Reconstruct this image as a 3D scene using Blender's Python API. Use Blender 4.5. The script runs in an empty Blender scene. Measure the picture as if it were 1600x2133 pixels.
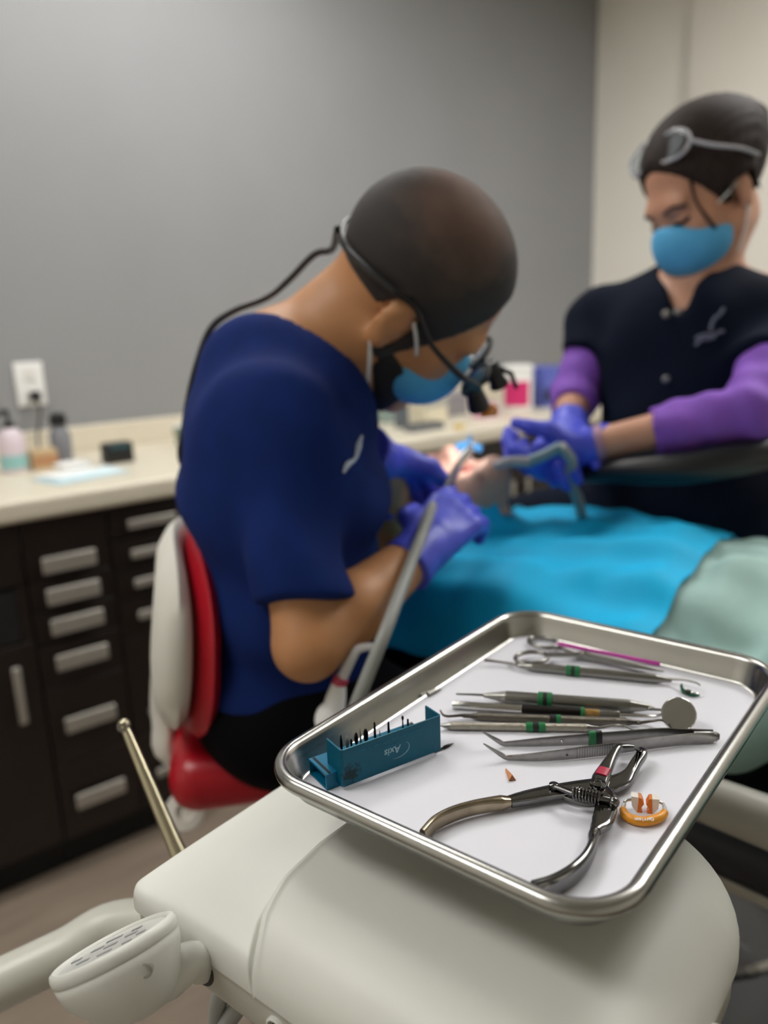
import bpy, bmesh, math, random
import numpy as np
from mathutils import Vector, Matrix

random.seed(7)
scene = bpy.context.scene
COL = scene.collection
PI = math.pi

# ------------------------------------------------------------------ camera
IMG_W, IMG_H, FPX = 1600.0, 2133.0, 1640.0
CAM_POS = np.array([0.0, 0.0, 1.27])
PITCH, ROLL, YAW = 0.23592931, -0.03837377, 0.6644901


def camera_axes():
    cp, sp = math.cos(PITCH), math.sin(PITCH)
    fwd = np.array([0, cp, -sp]); up = np.array([0, sp, cp]); rt = np.array([1.0, 0, 0])
    c, s = math.cos(ROLL), math.sin(ROLL)
    m = np.array([c * rt + s * up, -s * rt + c * up, fwd])
    c, s = math.cos(YAW), math.sin(YAW)
    t = np.array([[c, s, 0], [-s, c, 0], [0, 0, 1]])
    return m @ t.T


AX = camera_axes()
cam_data = bpy.data.cameras.new('camera')
cam = bpy.data.objects.new('camera', cam_data)
COL.objects.link(cam)
rot = Matrix(((AX[0][0], AX[1][0], -AX[2][0]), (AX[0][1], AX[1][1], -AX[2][1]), (AX[0][2], AX[1][2], -AX[2][2])))
cam.matrix_world = Matrix.Translation(Vector(CAM_POS)) @ rot.to_4x4()
cam_data.sensor_fit = 'VERTICAL'
cam_data.sensor_height = 48.0
cam_data.sensor_width = 36.0
cam_data.lens = FPX / IMG_H * 48.0
cam_data.clip_start = 0.02
cam_data.clip_end = 50
cam_data.dof.use_dof = True
cam_data.dof.focus_distance = 0.500
cam_data.dof.aperture_fstop = 4.6
scene.camera = cam

# ------------------------------------------------------------------ world + exposure
world = bpy.data.worlds.new('world')
scene.world = world
world.use_nodes = True
bg = world.node_tree.nodes['Background']
bg.inputs[0].default_value = (0.9, 0.93, 1.0, 1)
bg.inputs[1].default_value = 0.15
scene.view_settings.view_transform = 'Standard'
scene.view_settings.look = 'None'
scene.view_settings.gamma = 1.0
scene.view_settings.use_curve_mapping = False
scene.view_settings.exposure = -0.08
scene.cycles.use_denoising = True
scene.cycles.max_bounces = 8
scene.cycles.sample_clamp_indirect = 6.0

# ceiling troffers: (x, y, half x, half y, strength); built as lamps further down
TROFFERS = [(0.95, 1.72, 0.60, 0.30, 10.5), (2.20, 0.40, 0.30, 0.60, 18.0), (-0.68, 1.05, 0.30, 0.60, 11.0)]
CEIL_Z = 2.62


# ------------------------------------------------------------------ measuring helpers
def ray(x, y):
    return AX.T @ np.array([(x - IMG_W / 2) / FPX, -(y - IMG_H / 2) / FPX, 1.0])


def at_z(x, y, z):
    d = ray(x, y); return CAM_POS + d * ((z - CAM_POS[2]) / d[2])


def at_d(x, y, d):
    return CAM_POS + ray(x, y) * d


def at_y(x, y, Y):
    d = ray(x, y); return CAM_POS + d * (Y / d[1])


TRAY_ANG = math.radians(13.061)
TU = np.array([math.cos(TRAY_ANG), math.sin(TRAY_ANG), 0]); TV = np.array([-math.sin(TRAY_ANG), math.cos(TRAY_ANG), 0])
FLOOR_T = 0.9755      # top of the paper in the tray


def tw(u, v, z):
    return TU * u + TV * v + np.array([0, 0, z])


def T(px, py, h=0.0):
    return at_z(px, py, FLOOR_T + h)


# ------------------------------------------------------------------ materials
MATS = {}


def srgb(r, g, b):
    def f(c):
        c /= 255.0
        return c / 12.92 if c <= 0.04045 else ((c + 0.055) / 1.055) ** 2.4
    return (f(r), f(g), f(b), 1)


def mat(name, rgb, rough=0.5, metal=0.0, var=0.0, vscale=20.0, bump=0.0, bscale=200.0, spec=0.5, emit=None,
        trans=0.0, alpha=1.0, coat=0.0, sss=0.0, stretch=None, aniso=0.0):
    if name in MATS:
        return MATS[name]
    m = bpy.data.materials.new(name); m.use_nodes = True
    nt = m.node_tree; p = nt.nodes['Principled BSDF']
    c = srgb(*rgb)
    p.inputs['Base Color'].default_value = c
    p.inputs['Roughness'].default_value = rough
    p.inputs['Metallic'].default_value = metal
    p.inputs['Specular IOR Level'].default_value = spec
    if coat: p.inputs['Coat Weight'].default_value = coat; p.inputs['Coat Roughness'].default_value = 0.15
    if trans: p.inputs['Transmission Weight'].default_value = trans
    if alpha < 1: p.inputs['Alpha'].default_value = alpha
    if aniso: p.inputs['Anisotropic'].default_value = aniso
    if sss:
        p.inputs['Subsurface Weight'].default_value = sss
        p.inputs['Subsurface Radius'].default_value = (0.01, 0.004, 0.002)
        p.inputs['Subsurface Scale'].default_value = 0.5
    if emit:
        p.inputs['Emission Color'].default_value = srgb(*emit[0]); p.inputs['Emission Strength'].default_value = emit[1]
    tc = nt.nodes.new('ShaderNodeTexCoord'); mp = nt.nodes.new('ShaderNodeMapping')
    nt.links.new(tc.outputs['Object'], mp.inputs['Vector'])
    if stretch: mp.inputs['Scale'].default_value = stretch
    if var > 0:
        n = nt.nodes.new('ShaderNodeTexNoise'); n.inputs['Scale'].default_value = vscale; n.inputs['Detail'].default_value = 5
        nt.links.new(mp.outputs[0], n.inputs['Vector'])
        r = nt.nodes.new('ShaderNodeValToRGB')
        r.color_ramp.elements[0].position = 0.3; r.color_ramp.elements[1].position = 0.7
        r.color_ramp.elements[0].color = tuple(max(0, x * (1 - var)) for x in c[:3]) + (1,)
        r.color_ramp.elements[1].color = tuple(min(1, x * (1 + var)) for x in c[:3]) + (1,)
        nt.links.new(n.outputs[0], r.inputs[0]); nt.links.new(r.outputs[0], p.inputs['Base Color'])
    if bump > 0:
        n2 = nt.nodes.new('ShaderNodeTexNoise'); n2.inputs['Scale'].default_value = bscale; n2.inputs['Detail'].default_value = 3
        nt.links.new(mp.outputs[0], n2.inputs['Vector'])
        b = nt.nodes.new('ShaderNodeBump'); b.inputs['Strength'].default_value = bump; b.inputs['Distance'].default_value = 0.002
        nt.links.new(n2.outputs[0], b.inputs['Height']); nt.links.new(b.outputs[0], p.inputs['Normal'])
    MATS[name] = m
    return m


def knurl_mat(name, rgb, rough, scale):
    if name in MATS: return MATS[name]
    m = mat(name, rgb, rough, 1.0)
    nt = m.node_tree; p = nt.nodes['Principled BSDF']
    tc = nt.nodes.new('ShaderNodeTexCoord')
    v = nt.nodes.new('ShaderNodeTexVoronoi'); v.inputs['Scale'].default_value = scale
    nt.links.new(tc.outputs['Object'], v.inputs['Vector'])
    b = nt.nodes.new('ShaderNodeBump'); b.inputs['Strength'].default_value = 0.7; b.inputs['Distance'].default_value = 0.0004
    nt.links.new(v.outputs['Distance'], b.inputs['Height']); nt.links.new(b.outputs[0], p.inputs['Normal'])
    return m


# ------------------------------------------------------------------ object helpers
WL = {}


def tag(o, label=None, cat=None, group=None, kind=None):
    if label: o['label'] = label
    if cat: o['category'] = cat
    if group: o['group'] = group
    if kind: o['kind'] = kind
    return o


def thing(name, loc, label, cat, group=None, kind=None):
    o = bpy.data.objects.new(name, None); COL.objects.link(o)
    o.empty_display_size = 0.02
    o.location = Vector(loc); WL[o.name] = Vector(loc)
    return tag(o, label, cat, group, kind)


def link(name, me, material, parent=None, label=None, smooth=35, bevel=0.0, bseg=2):
    o = bpy.data.objects.new(name, me); COL.objects.link(o)
    if material is not None and len(me.materials) == 0: me.materials.append(material)
    if parent is not None:
        base = WL[parent.name]; me.transform(Matrix.Translation(-base)); o.parent = parent; WL[o.name] = base
    else:
        pts = [v.co for v in me.vertices]
        lo = Vector((min(p.x for p in pts), min(p.y for p in pts), min(p.z for p in pts)))
        hi = Vector((max(p.x for p in pts), max(p.y for p in pts), max(p.z for p in pts)))
        c = Vector(((lo.x + hi.x) / 2, (lo.y + hi.y) / 2, lo.z))
        me.transform(Matrix.Translation(-c)); o.location = c; WL[o.name] = c
    if smooth:
        me.polygons.foreach_set('use_smooth', [True] * len(me.polygons))
        if smooth < 180: me.set_sharp_from_angle(angle=math.radians(smooth))
    if bevel:
        b = o.modifiers.new('bevel', 'BEVEL'); b.width = bevel; b.segments = bseg; b.limit_method = 'ANGLE'
    if label: o['label'] = label
    return o


def structure(o):
    o['kind'] = 'structure'; return o


class MB:
    """collects faces of one part"""
    def __init__(s): s.v = []; s.f = []

    def add(s, vs, fs):
        o = len(s.v); s.v += [tuple(float(c) for c in p) for p in vs]; s.f += [tuple(i + o for i in q) for q in fs]; return s

    def box(s, c, size, axes=None):
        c = np.array(c, float); h = np.array(size, float) / 2
        A = np.eye(3) if axes is None else np.array(axes, float)
        vs = [c + A[0] * h[0] * i + A[1] * h[1] * j + A[2] * h[2] * k for i in (-1, 1) for j in (-1, 1) for k in (-1, 1)]
        fs = [(0, 1, 3, 2), (4, 6, 7, 5), (0, 4, 5, 1), (2, 3, 7, 6), (0, 2, 6, 4), (1, 5, 7, 3)]
        if np.linalg.det(A) < 0: fs = [tuple(reversed(q)) for q in fs]
        return s.add(vs, fs)

    def span(s, lo, hi):
        lo = np.array(lo, float); hi = np.array(hi, float); return s.box((lo + hi) / 2, hi - lo)

    def tube(s, pts, radii, seg=16, flat=1.0, up=None, caps=True, closed=False, power=2.0):
        """swept ring; flat scales the second axis; up fixes the first axis"""
        P = [np.array(p, float) for p in pts]; n = len(P)
        if not hasattr(radii, '__len__'): radii = [radii] * n
        if not hasattr(flat, '__len__'): flat = [flat] * n
        tang = []
        for i in range(n):
            if closed: t = P[(i + 1) % n] - P[i - 1]
            else: t = P[min(i + 1, n - 1)] - P[max(i - 1, 0)]
            if np.linalg.norm(t) < 1e-9: t = P[min(i + 2, n - 1)] - P[max(i - 2, 0)]
            tang.append(t / np.linalg.norm(t))
        ref = np.array(up, float) if up is not None else (np.array([0, 0, 1.0]) if abs(tang[0][2]) < 0.9 else np.array([1.0, 0, 0]))
        vs = []
        for i in range(n):
            t = tang[i]; a = ref - t * (ref @ t); a /= np.linalg.norm(a)
            if up is None: ref = a
            b = np.cross(t, a)
            for k in range(seg):
                w = 2 * PI * k / seg; c, sn = math.cos(w), math.sin(w)
                if power != 2.0:
                    c = math.copysign(abs(c) ** (2 / power), c); sn = math.copysign(abs(sn) ** (2 / power), sn)
                vs.append(P[i] + radii[i] * (a * c + b * sn * flat[i]))
        fs = []
        for i in range(n if closed else n - 1):
            j = (i + 1) % n
            for k in range(seg):
                l = (k + 1) % seg; fs.append((i * seg + k, i * seg + l, j * seg + l, j * seg + k))
        if caps and not closed:
            fs.append(tuple(reversed(range(seg)))); fs.append(tuple((n - 1) * seg + k for k in range(seg)))
        return s.add(vs, fs)

    def lathe(s, c, axis, prof, seg=32, caps=True):
        """prof: list of (radius, height along axis)"""
        c = np.array(c, float); a = np.array(axis, float); a /= np.linalg.norm(a)
        e = np.array([1.0, 0, 0]) if abs(a[0]) < 0.9 else np.array([0, 1.0, 0])
        e = e - a * (e @ a); e /= np.linalg.norm(e); g = np.cross(a, e)
        vs = []; n = len(prof)
        for r, h in prof:
            for k in range(seg):
                w = 2 * PI * k / seg; vs.append(c + a * h + max(r, 1e-5) * (e * math.cos(w) + g * math.sin(w)))
        fs = [(i * seg + k, i * seg + (k + 1) % seg, (i + 1) * seg + (k + 1) % seg, (i + 1) * seg + k) for i in range(n - 1) for k in range(seg)]
        if caps: fs.append(tuple(reversed(range(seg)))); fs.append(tuple((n - 1) * seg + k for k in range(seg)))
        return s.add(vs, fs)

    def prism(s, poly, d):
        """polygon (3d points, ccw seen against d) pushed along d"""
        n = len(poly); p = [np.array(q, float) for q in poly]; d = np.array(d, float)
        fs = [tuple(reversed(range(n))), tuple(n + i for i in range(n))] + [(i, (i + 1) % n, n + (i + 1) % n, n + i) for i in range(n)]
        return s.add(p + [q + d for q in p], fs)

    def ball(s, c, r, axes=None, nu=16, nv=10):
        c = np.array(c, float); r = np.array(r if hasattr(r, '__len__') else (r, r, r), float)
        A = np.eye(3) if axes is None else np.array(axes, float)
        vs = []; fs = []
        for i in range(nv + 1):
            th = PI * i / nv
            for k in range(nu):
                ph = 2 * PI * k / nu
                q = (math.sin(th) * math.cos(ph) * r[0], math.sin(th) * math.sin(ph) * r[1], -math.cos(th) * r[2])
                vs.append(c + A[0] * q[0] + A[1] * q[1] + A[2] * q[2])
        for i in range(nv):
            for k in range(nu):
                l = (k + 1) % nu; fs.append((i * nu + k, i * nu + l, (i + 1) * nu + l, (i + 1) * nu + k))
        return s.add(vs, fs)

    def mesh(s, name, fix=True):
        me = bpy.data.meshes.new(name); me.from_pydata(s.v, [], s.f); me.update()
        if fix:
            bm = bmesh.new(); bm.from_mesh(me); bmesh.ops.remove_doubles(bm, verts=bm.verts, dist=1e-6)
            bmesh.ops.recalc_face_normals(bm, faces=bm.faces); bm.to_mesh(me); bm.free()
        return me

    def build(s, name, material, parent=None, **k):
        return link(name, s.mesh(name), material, parent, **k)


def smooth_path(pts, n=8):
    """Catmull-Rom"""
    P = [np.array(p, float) for p in pts]; P = [2 * P[0] - P[1]] + P + [2 * P[-1] - P[-2]]
    out = []
    for i in range(1, len(P) - 2):
        for k in range(n):
            t = k / n
            out.append(0.5 * ((2 * P[i]) + (-P[i - 1] + P[i + 1]) * t + (2 * P[i - 1] - 5 * P[i] + 4 * P[i + 1] - P[i + 2]) * t * t + (-P[i - 1] + 3 * P[i] - 3 * P[i + 1] + P[i + 2]) * t ** 3))
    out.append(P[-2]); return out


def lerp_list(vals, n):
    vals = list(vals); xs = np.linspace(0, len(vals) - 1, n); return list(np.interp(xs, range(len(vals)), vals))


def unit(v):
    v = np.array(v, float); return v / np.linalg.norm(v)


def text_mesh(name, body, origin, xdir, ydir, height, depth=0.0002, italic=0.0, align='CENTER', bold=0.0):
    cu = bpy.data.curves.new(name, 'FONT'); cu.body = body; cu.size = 1.0; cu.align_x = align; cu.align_y = 'CENTER'
    cu.extrude = 0.01; cu.shear = italic; cu.offset = bold
    o = bpy.data.objects.new(name, cu); COL.objects.link(o)
    bpy.context.view_layer.update()
    me = bpy.data.meshes.new_from_object(o.evaluated_get(bpy.context.evaluated_depsgraph_get()))
    bpy.data.objects.remove(o); bpy.data.curves.remove(cu)
    me.name = name
    x = unit(xdir); y = unit(ydir); z = np.cross(x, y); o = np.array(origin, float)
    for v in me.vertices:
        v.co = Vector(o + x * v.co.x * height + y * v.co.y * height + z * (v.co.z / 0.01 + 1) * depth / 2)
    return me


from mathutils.bvhtree import BVHTree


def stick_to(obj, pts, off=.002, dirn=None):
    """drop points onto the surface of a part along the line of sight of its own thickness"""
    me = obj.data; base = WL[obj.name]
    bv = BVHTree.FromPolygons([v.co + base for v in me.vertices], [p.vertices[:] for p in me.polygons])
    out = []
    for p in pts:
        d = Vector(dirn).normalized() if dirn is not None else (Vector(p) - Vector(CAM_POS)).normalized()
        hit, nr, _, _ = bv.ray_cast(Vector(p) - d * .4, d)
        if hit is None:
            hit, nr, _, _ = bv.find_nearest(Vector(p))
        out.append(np.array(hit + nr * off))
    return out


# ------------------------------------------------------------------ soft bodies: blended distance fields turned into one surface
def s_cone(a, b, ra, rb):
    a = np.array(a, float); b = np.array(b, float); ba = b - a; l2 = ba @ ba; rr = ra - rb; a2 = l2 - rr * rr; il2 = 1 / l2
    lo = np.minimum(a - ra, b - rb); hi = np.maximum(a + ra, b + rb)

    def fn(x, y, z):
        px, py, pz = x - a[0], y - a[1], z - a[2]
        yy = px * ba[0] + py * ba[1] + pz * ba[2]; zz = yy - l2
        x2 = (px * l2 - ba[0] * yy) ** 2 + (py * l2 - ba[1] * yy) ** 2 + (pz * l2 - ba[2] * yy) ** 2
        y2 = yy * yy * l2; z2 = zz * zz * l2; k = math.copysign(1, rr) * rr * rr * x2
        return np.where(np.sign(zz) * a2 * z2 > k, np.sqrt(x2 + z2) * il2 - rb,
                        np.where(np.sign(yy) * a2 * y2 < k, np.sqrt(x2 + y2) * il2 - ra,
                                 (np.sqrt(x2 * max(a2, 1e-9) * il2) + yy * rr) * il2 - ra))
    return lo, hi, fn


def s_ell(c, r, axes=None):
    c = np.array(c, float); r = np.array(r, float); A = np.eye(3) if axes is None else np.array(axes, float)
    ext = np.sqrt(((A * r[:, None]) ** 2).sum(0)); lo = c - ext; hi = c + ext

    def fn(x, y, z):
        px, py, pz = x - c[0], y - c[1], z - c[2]
        q = [A[i][0] * px + A[i][1] * py + A[i][2] * pz for i in range(3)]
        k0 = np.sqrt((q[0] / r[0]) ** 2 + (q[1] / r[1]) ** 2 + (q[2] / r[2]) ** 2)
        k1 = np.sqrt((q[0] / r[0] ** 2) ** 2 + (q[1] / r[1] ** 2) ** 2 + (q[2] / r[2] ** 2) ** 2)
        return k0 * (k0 - 1) / np.maximum(k1, 1e-6)
    return lo, hi, fn


def s_box(c, h, r, axes=None):
    c = np.array(c, float); h = np.array(h, float); A = np.eye(3) if axes is None else np.array(axes, float)
    ext = (np.abs(A) * h[:, None]).sum(0); lo = c - ext; hi = c + ext

    def fn(x, y, z):
        px, py, pz = x - c[0], y - c[1], z - c[2]
        q = [np.abs(A[i][0] * px + A[i][1] * py + A[i][2] * pz) - h[i] + r for i in range(3)]
        return np.sqrt(sum(np.maximum(k, 0) ** 2 for k in q)) + np.minimum(np.maximum(np.maximum(q[0], q[1]), q[2]), 0) - r
    return lo, hi, fn


class Field:
    def __init__(s, lo, hi, h):
        s.lo = np.array(lo, float); s.h = h; s.n = np.ceil((np.array(hi, float) - s.lo) / h).astype(int) + 1
        s.d = np.full(s.n, 0.5, np.float32)
        s.g = [(s.lo[i] + h * np.arange(s.n[i])) for i in range(3)]

    @classmethod
    def around(cls, prims, h, pad=0.02):
        lo = np.min([p[0] for p, k in prims], 0) - pad; hi = np.max([p[1] for p, k in prims], 0) + pad
        f = cls(lo, hi, h)
        for p, k in prims: f.add(p, k)
        return f

    def _sl(s, lo, hi, m):
        a = np.clip(np.floor((lo - m - s.lo) / s.h).astype(int), 0, s.n); b = np.clip(np.ceil((hi + m - s.lo) / s.h).astype(int) + 1, 0, s.n)
        return a, b

    def _grid(s, a, b):
        return s.g[0][a[0]:b[0], None, None], s.g[1][None, a[1]:b[1], None], s.g[2][None, None, a[2]:b[2]]

    def add(s, prim, k=0.0):
        lo, hi, fn = prim; a, b = s._sl(lo, hi, 0.05 + k)
        if (b <= a).any(): return s
        v = fn(*s._grid(a, b)); sub = s.d[a[0]:b[0], a[1]:b[1], a[2]:b[2]]
        if k > 0:
            hh = np.clip(0.5 + 0.5 * (v - sub) / k, 0, 1); r = v * (1 - hh) + sub * hh - k * hh * (1 - hh)
        else: r = np.minimum(sub, v)
        s.d[a[0]:b[0], a[1]:b[1], a[2]:b[2]] = r; return s

    def sub(s, prim, k=0.0):
        lo, hi, fn = prim; a, b = s._sl(lo, hi, 0.02 + k)
        if (b <= a).any(): return s
        v = fn(*s._grid(a, b)); sub = s.d[a[0]:b[0], a[1]:b[1], a[2]:b[2]]
        if k > 0:
            hh = np.clip(0.5 - 0.5 * (sub + v) / k, 0, 1); r = sub * (1 - hh) - v * hh + k * hh * (1 - hh)
        else: r = np.maximum(sub, -v)
        s.d[a[0]:b[0], a[1]:b[1], a[2]:b[2]] = r; return s

    def full(s):
        return s._grid(np.zeros(3, int), s.n)

    def cut(s, point, normal):
        """keep the side behind the plane"""
        x, y, z = s.full(); n = unit(normal)
        s.d = np.maximum(s.d, ((x - point[0]) * n[0] + (y - point[1]) * n[1] + (z - point[2]) * n[2]).astype(np.float32)); return s

    def offset(s, r):
        s.d -= r; return s

    def folds(s, amp, specs):
        """cloth folds: specs are (direction, wavelength, phase, bend)"""
        x, y, z = s.full()
        for d, wl, ph, bend in specs:
            d = unit(d)
            q = x * d[0] + y * d[1] + z * d[2] + bend * np.sin(7 * x + 9 * y - 8 * z + ph)
            s.d += (amp * np.sin(2 * PI * q / wl + ph)).astype(np.float32)
        return s

    def mesh(s, name):
        d = s.d; d = np.pad(d, 1, constant_values=0.5); neg = d < 0; h = s.h; org = s.lo - h
        n = np.array(d.shape) - 1
        cnt = np.zeros(n, np.int8)
        offs = [(i, j, k) for i in (0, 1) for j in (0, 1) for k in (0, 1)]
        for o in offs: cnt += neg[o[0]:o[0] + n[0], o[1]:o[1] + n[1], o[2]:o[2] + n[2]]
        m = (cnt > 0) & (cnt < 8); cells = np.argwhere(m); idx = np.full(n, -1, np.int64); idx[m] = np.arange(len(cells))
        acc = np.zeros((len(cells), 3)); num = np.zeros(len(cells))
        for o in offs:
            for ax in range(3):
                if o[ax]: continue
                e = list(o); e[ax] = 1
                v0 = d[cells[:, 0] + o[0], cells[:, 1] + o[1], cells[:, 2] + o[2]]; v1 = d[cells[:, 0] + e[0], cells[:, 1] + e[1], cells[:, 2] + e[2]]
                c = (v0 < 0) != (v1 < 0)
                t = np.where(c, v0 / np.where(np.abs(v0 - v1) < 1e-9, 1, v0 - v1), 0)
                p = np.tile(np.array(o, float), (len(cells), 1)); p[:, ax] += t
                acc[c] += p[c]; num[c] += 1
        V = org + (cells + acc / num[:, None]) * h
        quads = []
        for ax in range(3):
            b, c = (ax + 1) % 3, (ax + 2) % 3
            s0 = [slice(None)] * 3; s1 = [slice(None)] * 3
            s0[ax] = slice(0, -1); s1[ax] = slice(1, None)
            ch = np.argwhere(neg[tuple(s0)] != neg[tuple(s1)])
            ch = ch[(ch[:, b] > 0) & (ch[:, c] > 0) & (ch[:, b] < n[b]) & (ch[:, c] < n[c])]
            def cell(db, dc):
                q = ch.copy(); q[:, b] -= db; q[:, c] -= dc; return idx[q[:, 0], q[:, 1], q[:, 2]]
            Q = np.stack([cell(1, 1), cell(0, 1), cell(0, 0), cell(1, 0)], 1)
            fl = neg[ch[:, 0], ch[:, 1], ch[:, 2]]
            Q[~fl] = Q[~fl][:, ::-1]; quads.append(Q)
        Q = np.concatenate(quads)
        c0 = V.mean(0); a_, b_, c_ = V[Q[:, 0]] - c0, V[Q[:, 1]] - c0, V[Q[:, 2]] - c0
        if (np.cross(a_, b_) * c_).sum() < 0: Q = Q[:, ::-1].copy()
        me = bpy.data.meshes.new(name)
        me.vertices.add(len(V)); me.vertices.foreach_set('co', V.astype(np.float32).ravel())
        me.loops.add(len(Q) * 4); me.loops.foreach_set('vertex_index', Q.astype(np.int32).ravel())
        me.polygons.add(len(Q)); me.polygons.foreach_set('loop_start', np.arange(0, len(Q) * 4, 4, dtype=np.int32))
        me.update(calc_edges=True); me.validate()
        return me

    def build(s, name, material, parent=None, relax=1, **k):
        me = s.mesh(name)
        if relax:
            bm = bmesh.new(); bm.from_mesh(me)
            for _ in range(relax): bmesh.ops.smooth_vert(bm, verts=bm.verts, factor=0.5, use_axis_x=True, use_axis_y=True, use_axis_z=True)
            bm.to_mesh(me); bm.free()
        return link(name, me, material, parent, smooth=180, **k)

# ================================================================== the room
X0, X1, Y0, Y1 = -1.7, 3.15, -1.9, 2.38
M_grey = mat('grey wall paint', (141, 142, 144), 0.55, var=0.03, vscale=3, bump=0.05, bscale=400)
M_white = mat('warm white wall paint', (236, 233, 224), 0.6, var=0.02, vscale=3)
M_ceil = mat('ceiling tile white', (225, 225, 220), 0.8, bump=0.2, bscale=150)
M_floor = mat('taupe vinyl floor', (140, 126, 112), 0.4, var=0.12, vscale=6, stretch=(1, 6, 1))
structure(MB().span((X0 - .1, Y0 - .1, -.1), (X1 + .1, Y1 + .1, 0)).build('floor', M_floor))
structure(MB().span((X0 - .1, Y0 - .1, CEIL_Z), (X1 + .1, Y1 + .1, CEIL_Z + .1)).build('ceiling', M_ceil))
structure(MB().span((X0 - .1, Y1, 0), (X1 + .1, Y1 + .1, CEIL_Z)).build('wall_back', M_grey))
structure(MB().span((X1, Y0, 0), (X1 + .1, Y1, CEIL_Z)).build('wall_right', M_white))
structure(MB().span((X0 - .1, Y0, 0), (X0, Y1, CEIL_Z)).build('wall_left', M_white))
structure(MB().span((X0, Y0 - .1, 0), (X1, Y0, CEIL_Z)).build('wall_front', M_white))
structure(MB().span((X1 - .05, 0.75, 0), (X1 - .0005, 1.90, CEIL_Z - .001)).build('trim_1', mat('pale plaster', (228, 224, 214), 0.6, var=0.02, vscale=3)))
for nm, lo, hi in [('baseboard_left', (X0 + .0005, Y0, 0), (X0 + .012, 1.75, .1)), ('baseboard_front', (X0 + .013, Y0 + .0005, 0), (X1 - .001, Y0 + .012, .1)),
                   ('baseboard_right', (X1 - .012, Y0 + .013, 0), (X1 - .0005, 0.74, .1))]:
    structure(MB().span(lo, hi).build(nm, mat('baseboard grey', (70, 66, 62), 0.5, var=.05), bevel=.003))

# ceiling lamps
M_diff = mat('lit diffuser', (255, 250, 240), 0.5, var=0.01)
for i, (tx, ty, hx, hy, st) in enumerate(TROFFERS):
    m = mat('lit diffuser %d' % i, (255, 252, 245), 0.5, emit=((255, 253, 250), st), var=.005)
    t = thing('ceiling_light', (tx, ty, CEIL_Z - .03), ['bright rectangular ceiling light panel close to the grey wall', 'rectangular ceiling light panel near the white wall',
                                                    'rectangular ceiling light panel at the left end of the room'][i], 'ceiling light', 'ceiling light panels')
    MB().box((tx, ty, CEIL_Z - .012), (2 * hx - .04, 2 * hy - .04, .012)).build('diffuser', m, t)
    f = MB()
    for s in (-1, 1):
        f.box((tx + s * hx, ty, CEIL_Z - .0155), (.03, 2 * hy + .03, .03)); f.box((tx, ty + s * hy, CEIL_Z - .0155), (2 * hx - .03, .03, .03))
    f.build('frame', mat('white enamel', (235, 235, 232), 0.4, var=.01), t)

# ------------------------------------------------------------------ cabinets along the grey wall
M_esp = mat('espresso wood laminate', (27, 17, 12), 0.42, var=0.35, vscale=14, stretch=(1, 1, 9))
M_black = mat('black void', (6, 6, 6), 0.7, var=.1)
M_pull = mat('brushed nickel pull', (178, 174, 166), 0.5, 0.7, var=0.05, vscale=60)
CF, CB = 1.78, 2.375           # cabinet front plane and back


def carcass(name, xa, xb, label, gap=None):
    t = thing(name, ((xa + xb) / 2, CF, 0), label, 'cabinet', 'dark base cabinets under the counter')
    b = MB()
    b.span((xa + .001, CF + .02, .10), (xb - .001, CB, .884))
    b.build('carcass', M_esp, t)
    MB().span((xa + .001, CF + .055, 0), (xb - .001, CB, .0995)).build('toe_kick', M_black, t)
    return t


def front(t, name, xa, xb, za, zb, hx0, hx1, hz0, hz1, pull):
    d = MB().span((xa + .003, CF, za + .002), (xb - .003, CF + .0195, zb - .002)).build(name, M_esp, t, bevel=.0015)
    h = MB()
    if hx1 is not None:
        h.span((hx0, CF - .022, hz0), (hx1, CF - .012, hz1))
        if hz1 - hz0 < hx1 - hx0:
            for x in (hx0 + .012, hx1 - .012): h.span((x - .004, CF - .013, (hz0 + hz1) / 2 - .004), (x + .004, CF + .001, (hz0 + hz1) / 2 + .004))
        else:
            for z in (hz0 + .015, hz1 - .015): h.span(((hx0 + hx1) / 2 - .004, CF - .013, z - .004), ((hx0 + hx1) / 2 + .004, CF + .001, z + .004))
        h.build(pull, M_pull, d, bevel=.004)


t = carcass('drawer_cabinet', .395, .585, 'dark wood drawer unit with six drawers and wide plate pulls')
for za, zb, hz in [(.742, .884, .779), (.670, .742, .706), (.592, .670, .635), (.488, .592, .549), (.292, .488, .394), (.10, .292, .196)]:
    front(t, 'drawer', .395, .585, za, zb, .427, .545, hz - .019, hz + .019, 'pull')
t = carcass('drawer_cabinet', .585, .785, 'dark wood drawer unit half hidden by the red stool backrest')
for za, zb, hz in [(.800, .884, .836), (.726, .800, .764), (.652, .726, .692), (.560, .652, .612), (.300, .560, .36), (.10, .300, .19)]:
    front(t, 'drawer', .585, .785, za, zb, .625, .745, hz - .011, hz + .011, 'pull')
t = carcass('door_cabinet', -.12, .395, 'dark wood cabinet with a black open niche over a tall door')
front(t, 'drawer_front', -.12, .395, .742, .884, 0, None, 0, 0, '')
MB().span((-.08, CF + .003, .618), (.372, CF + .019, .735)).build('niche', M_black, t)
for xa, xb in ((-.117, -.08), (.372, .392)): MB().span((xa, CF, .612), (xb, CF + .0195, .741)).build('niche_frame', M_esp, t)
front(t, 'door', -.12, .395, .10, .612, .334, .352, .432, .568, 'pull')
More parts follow.
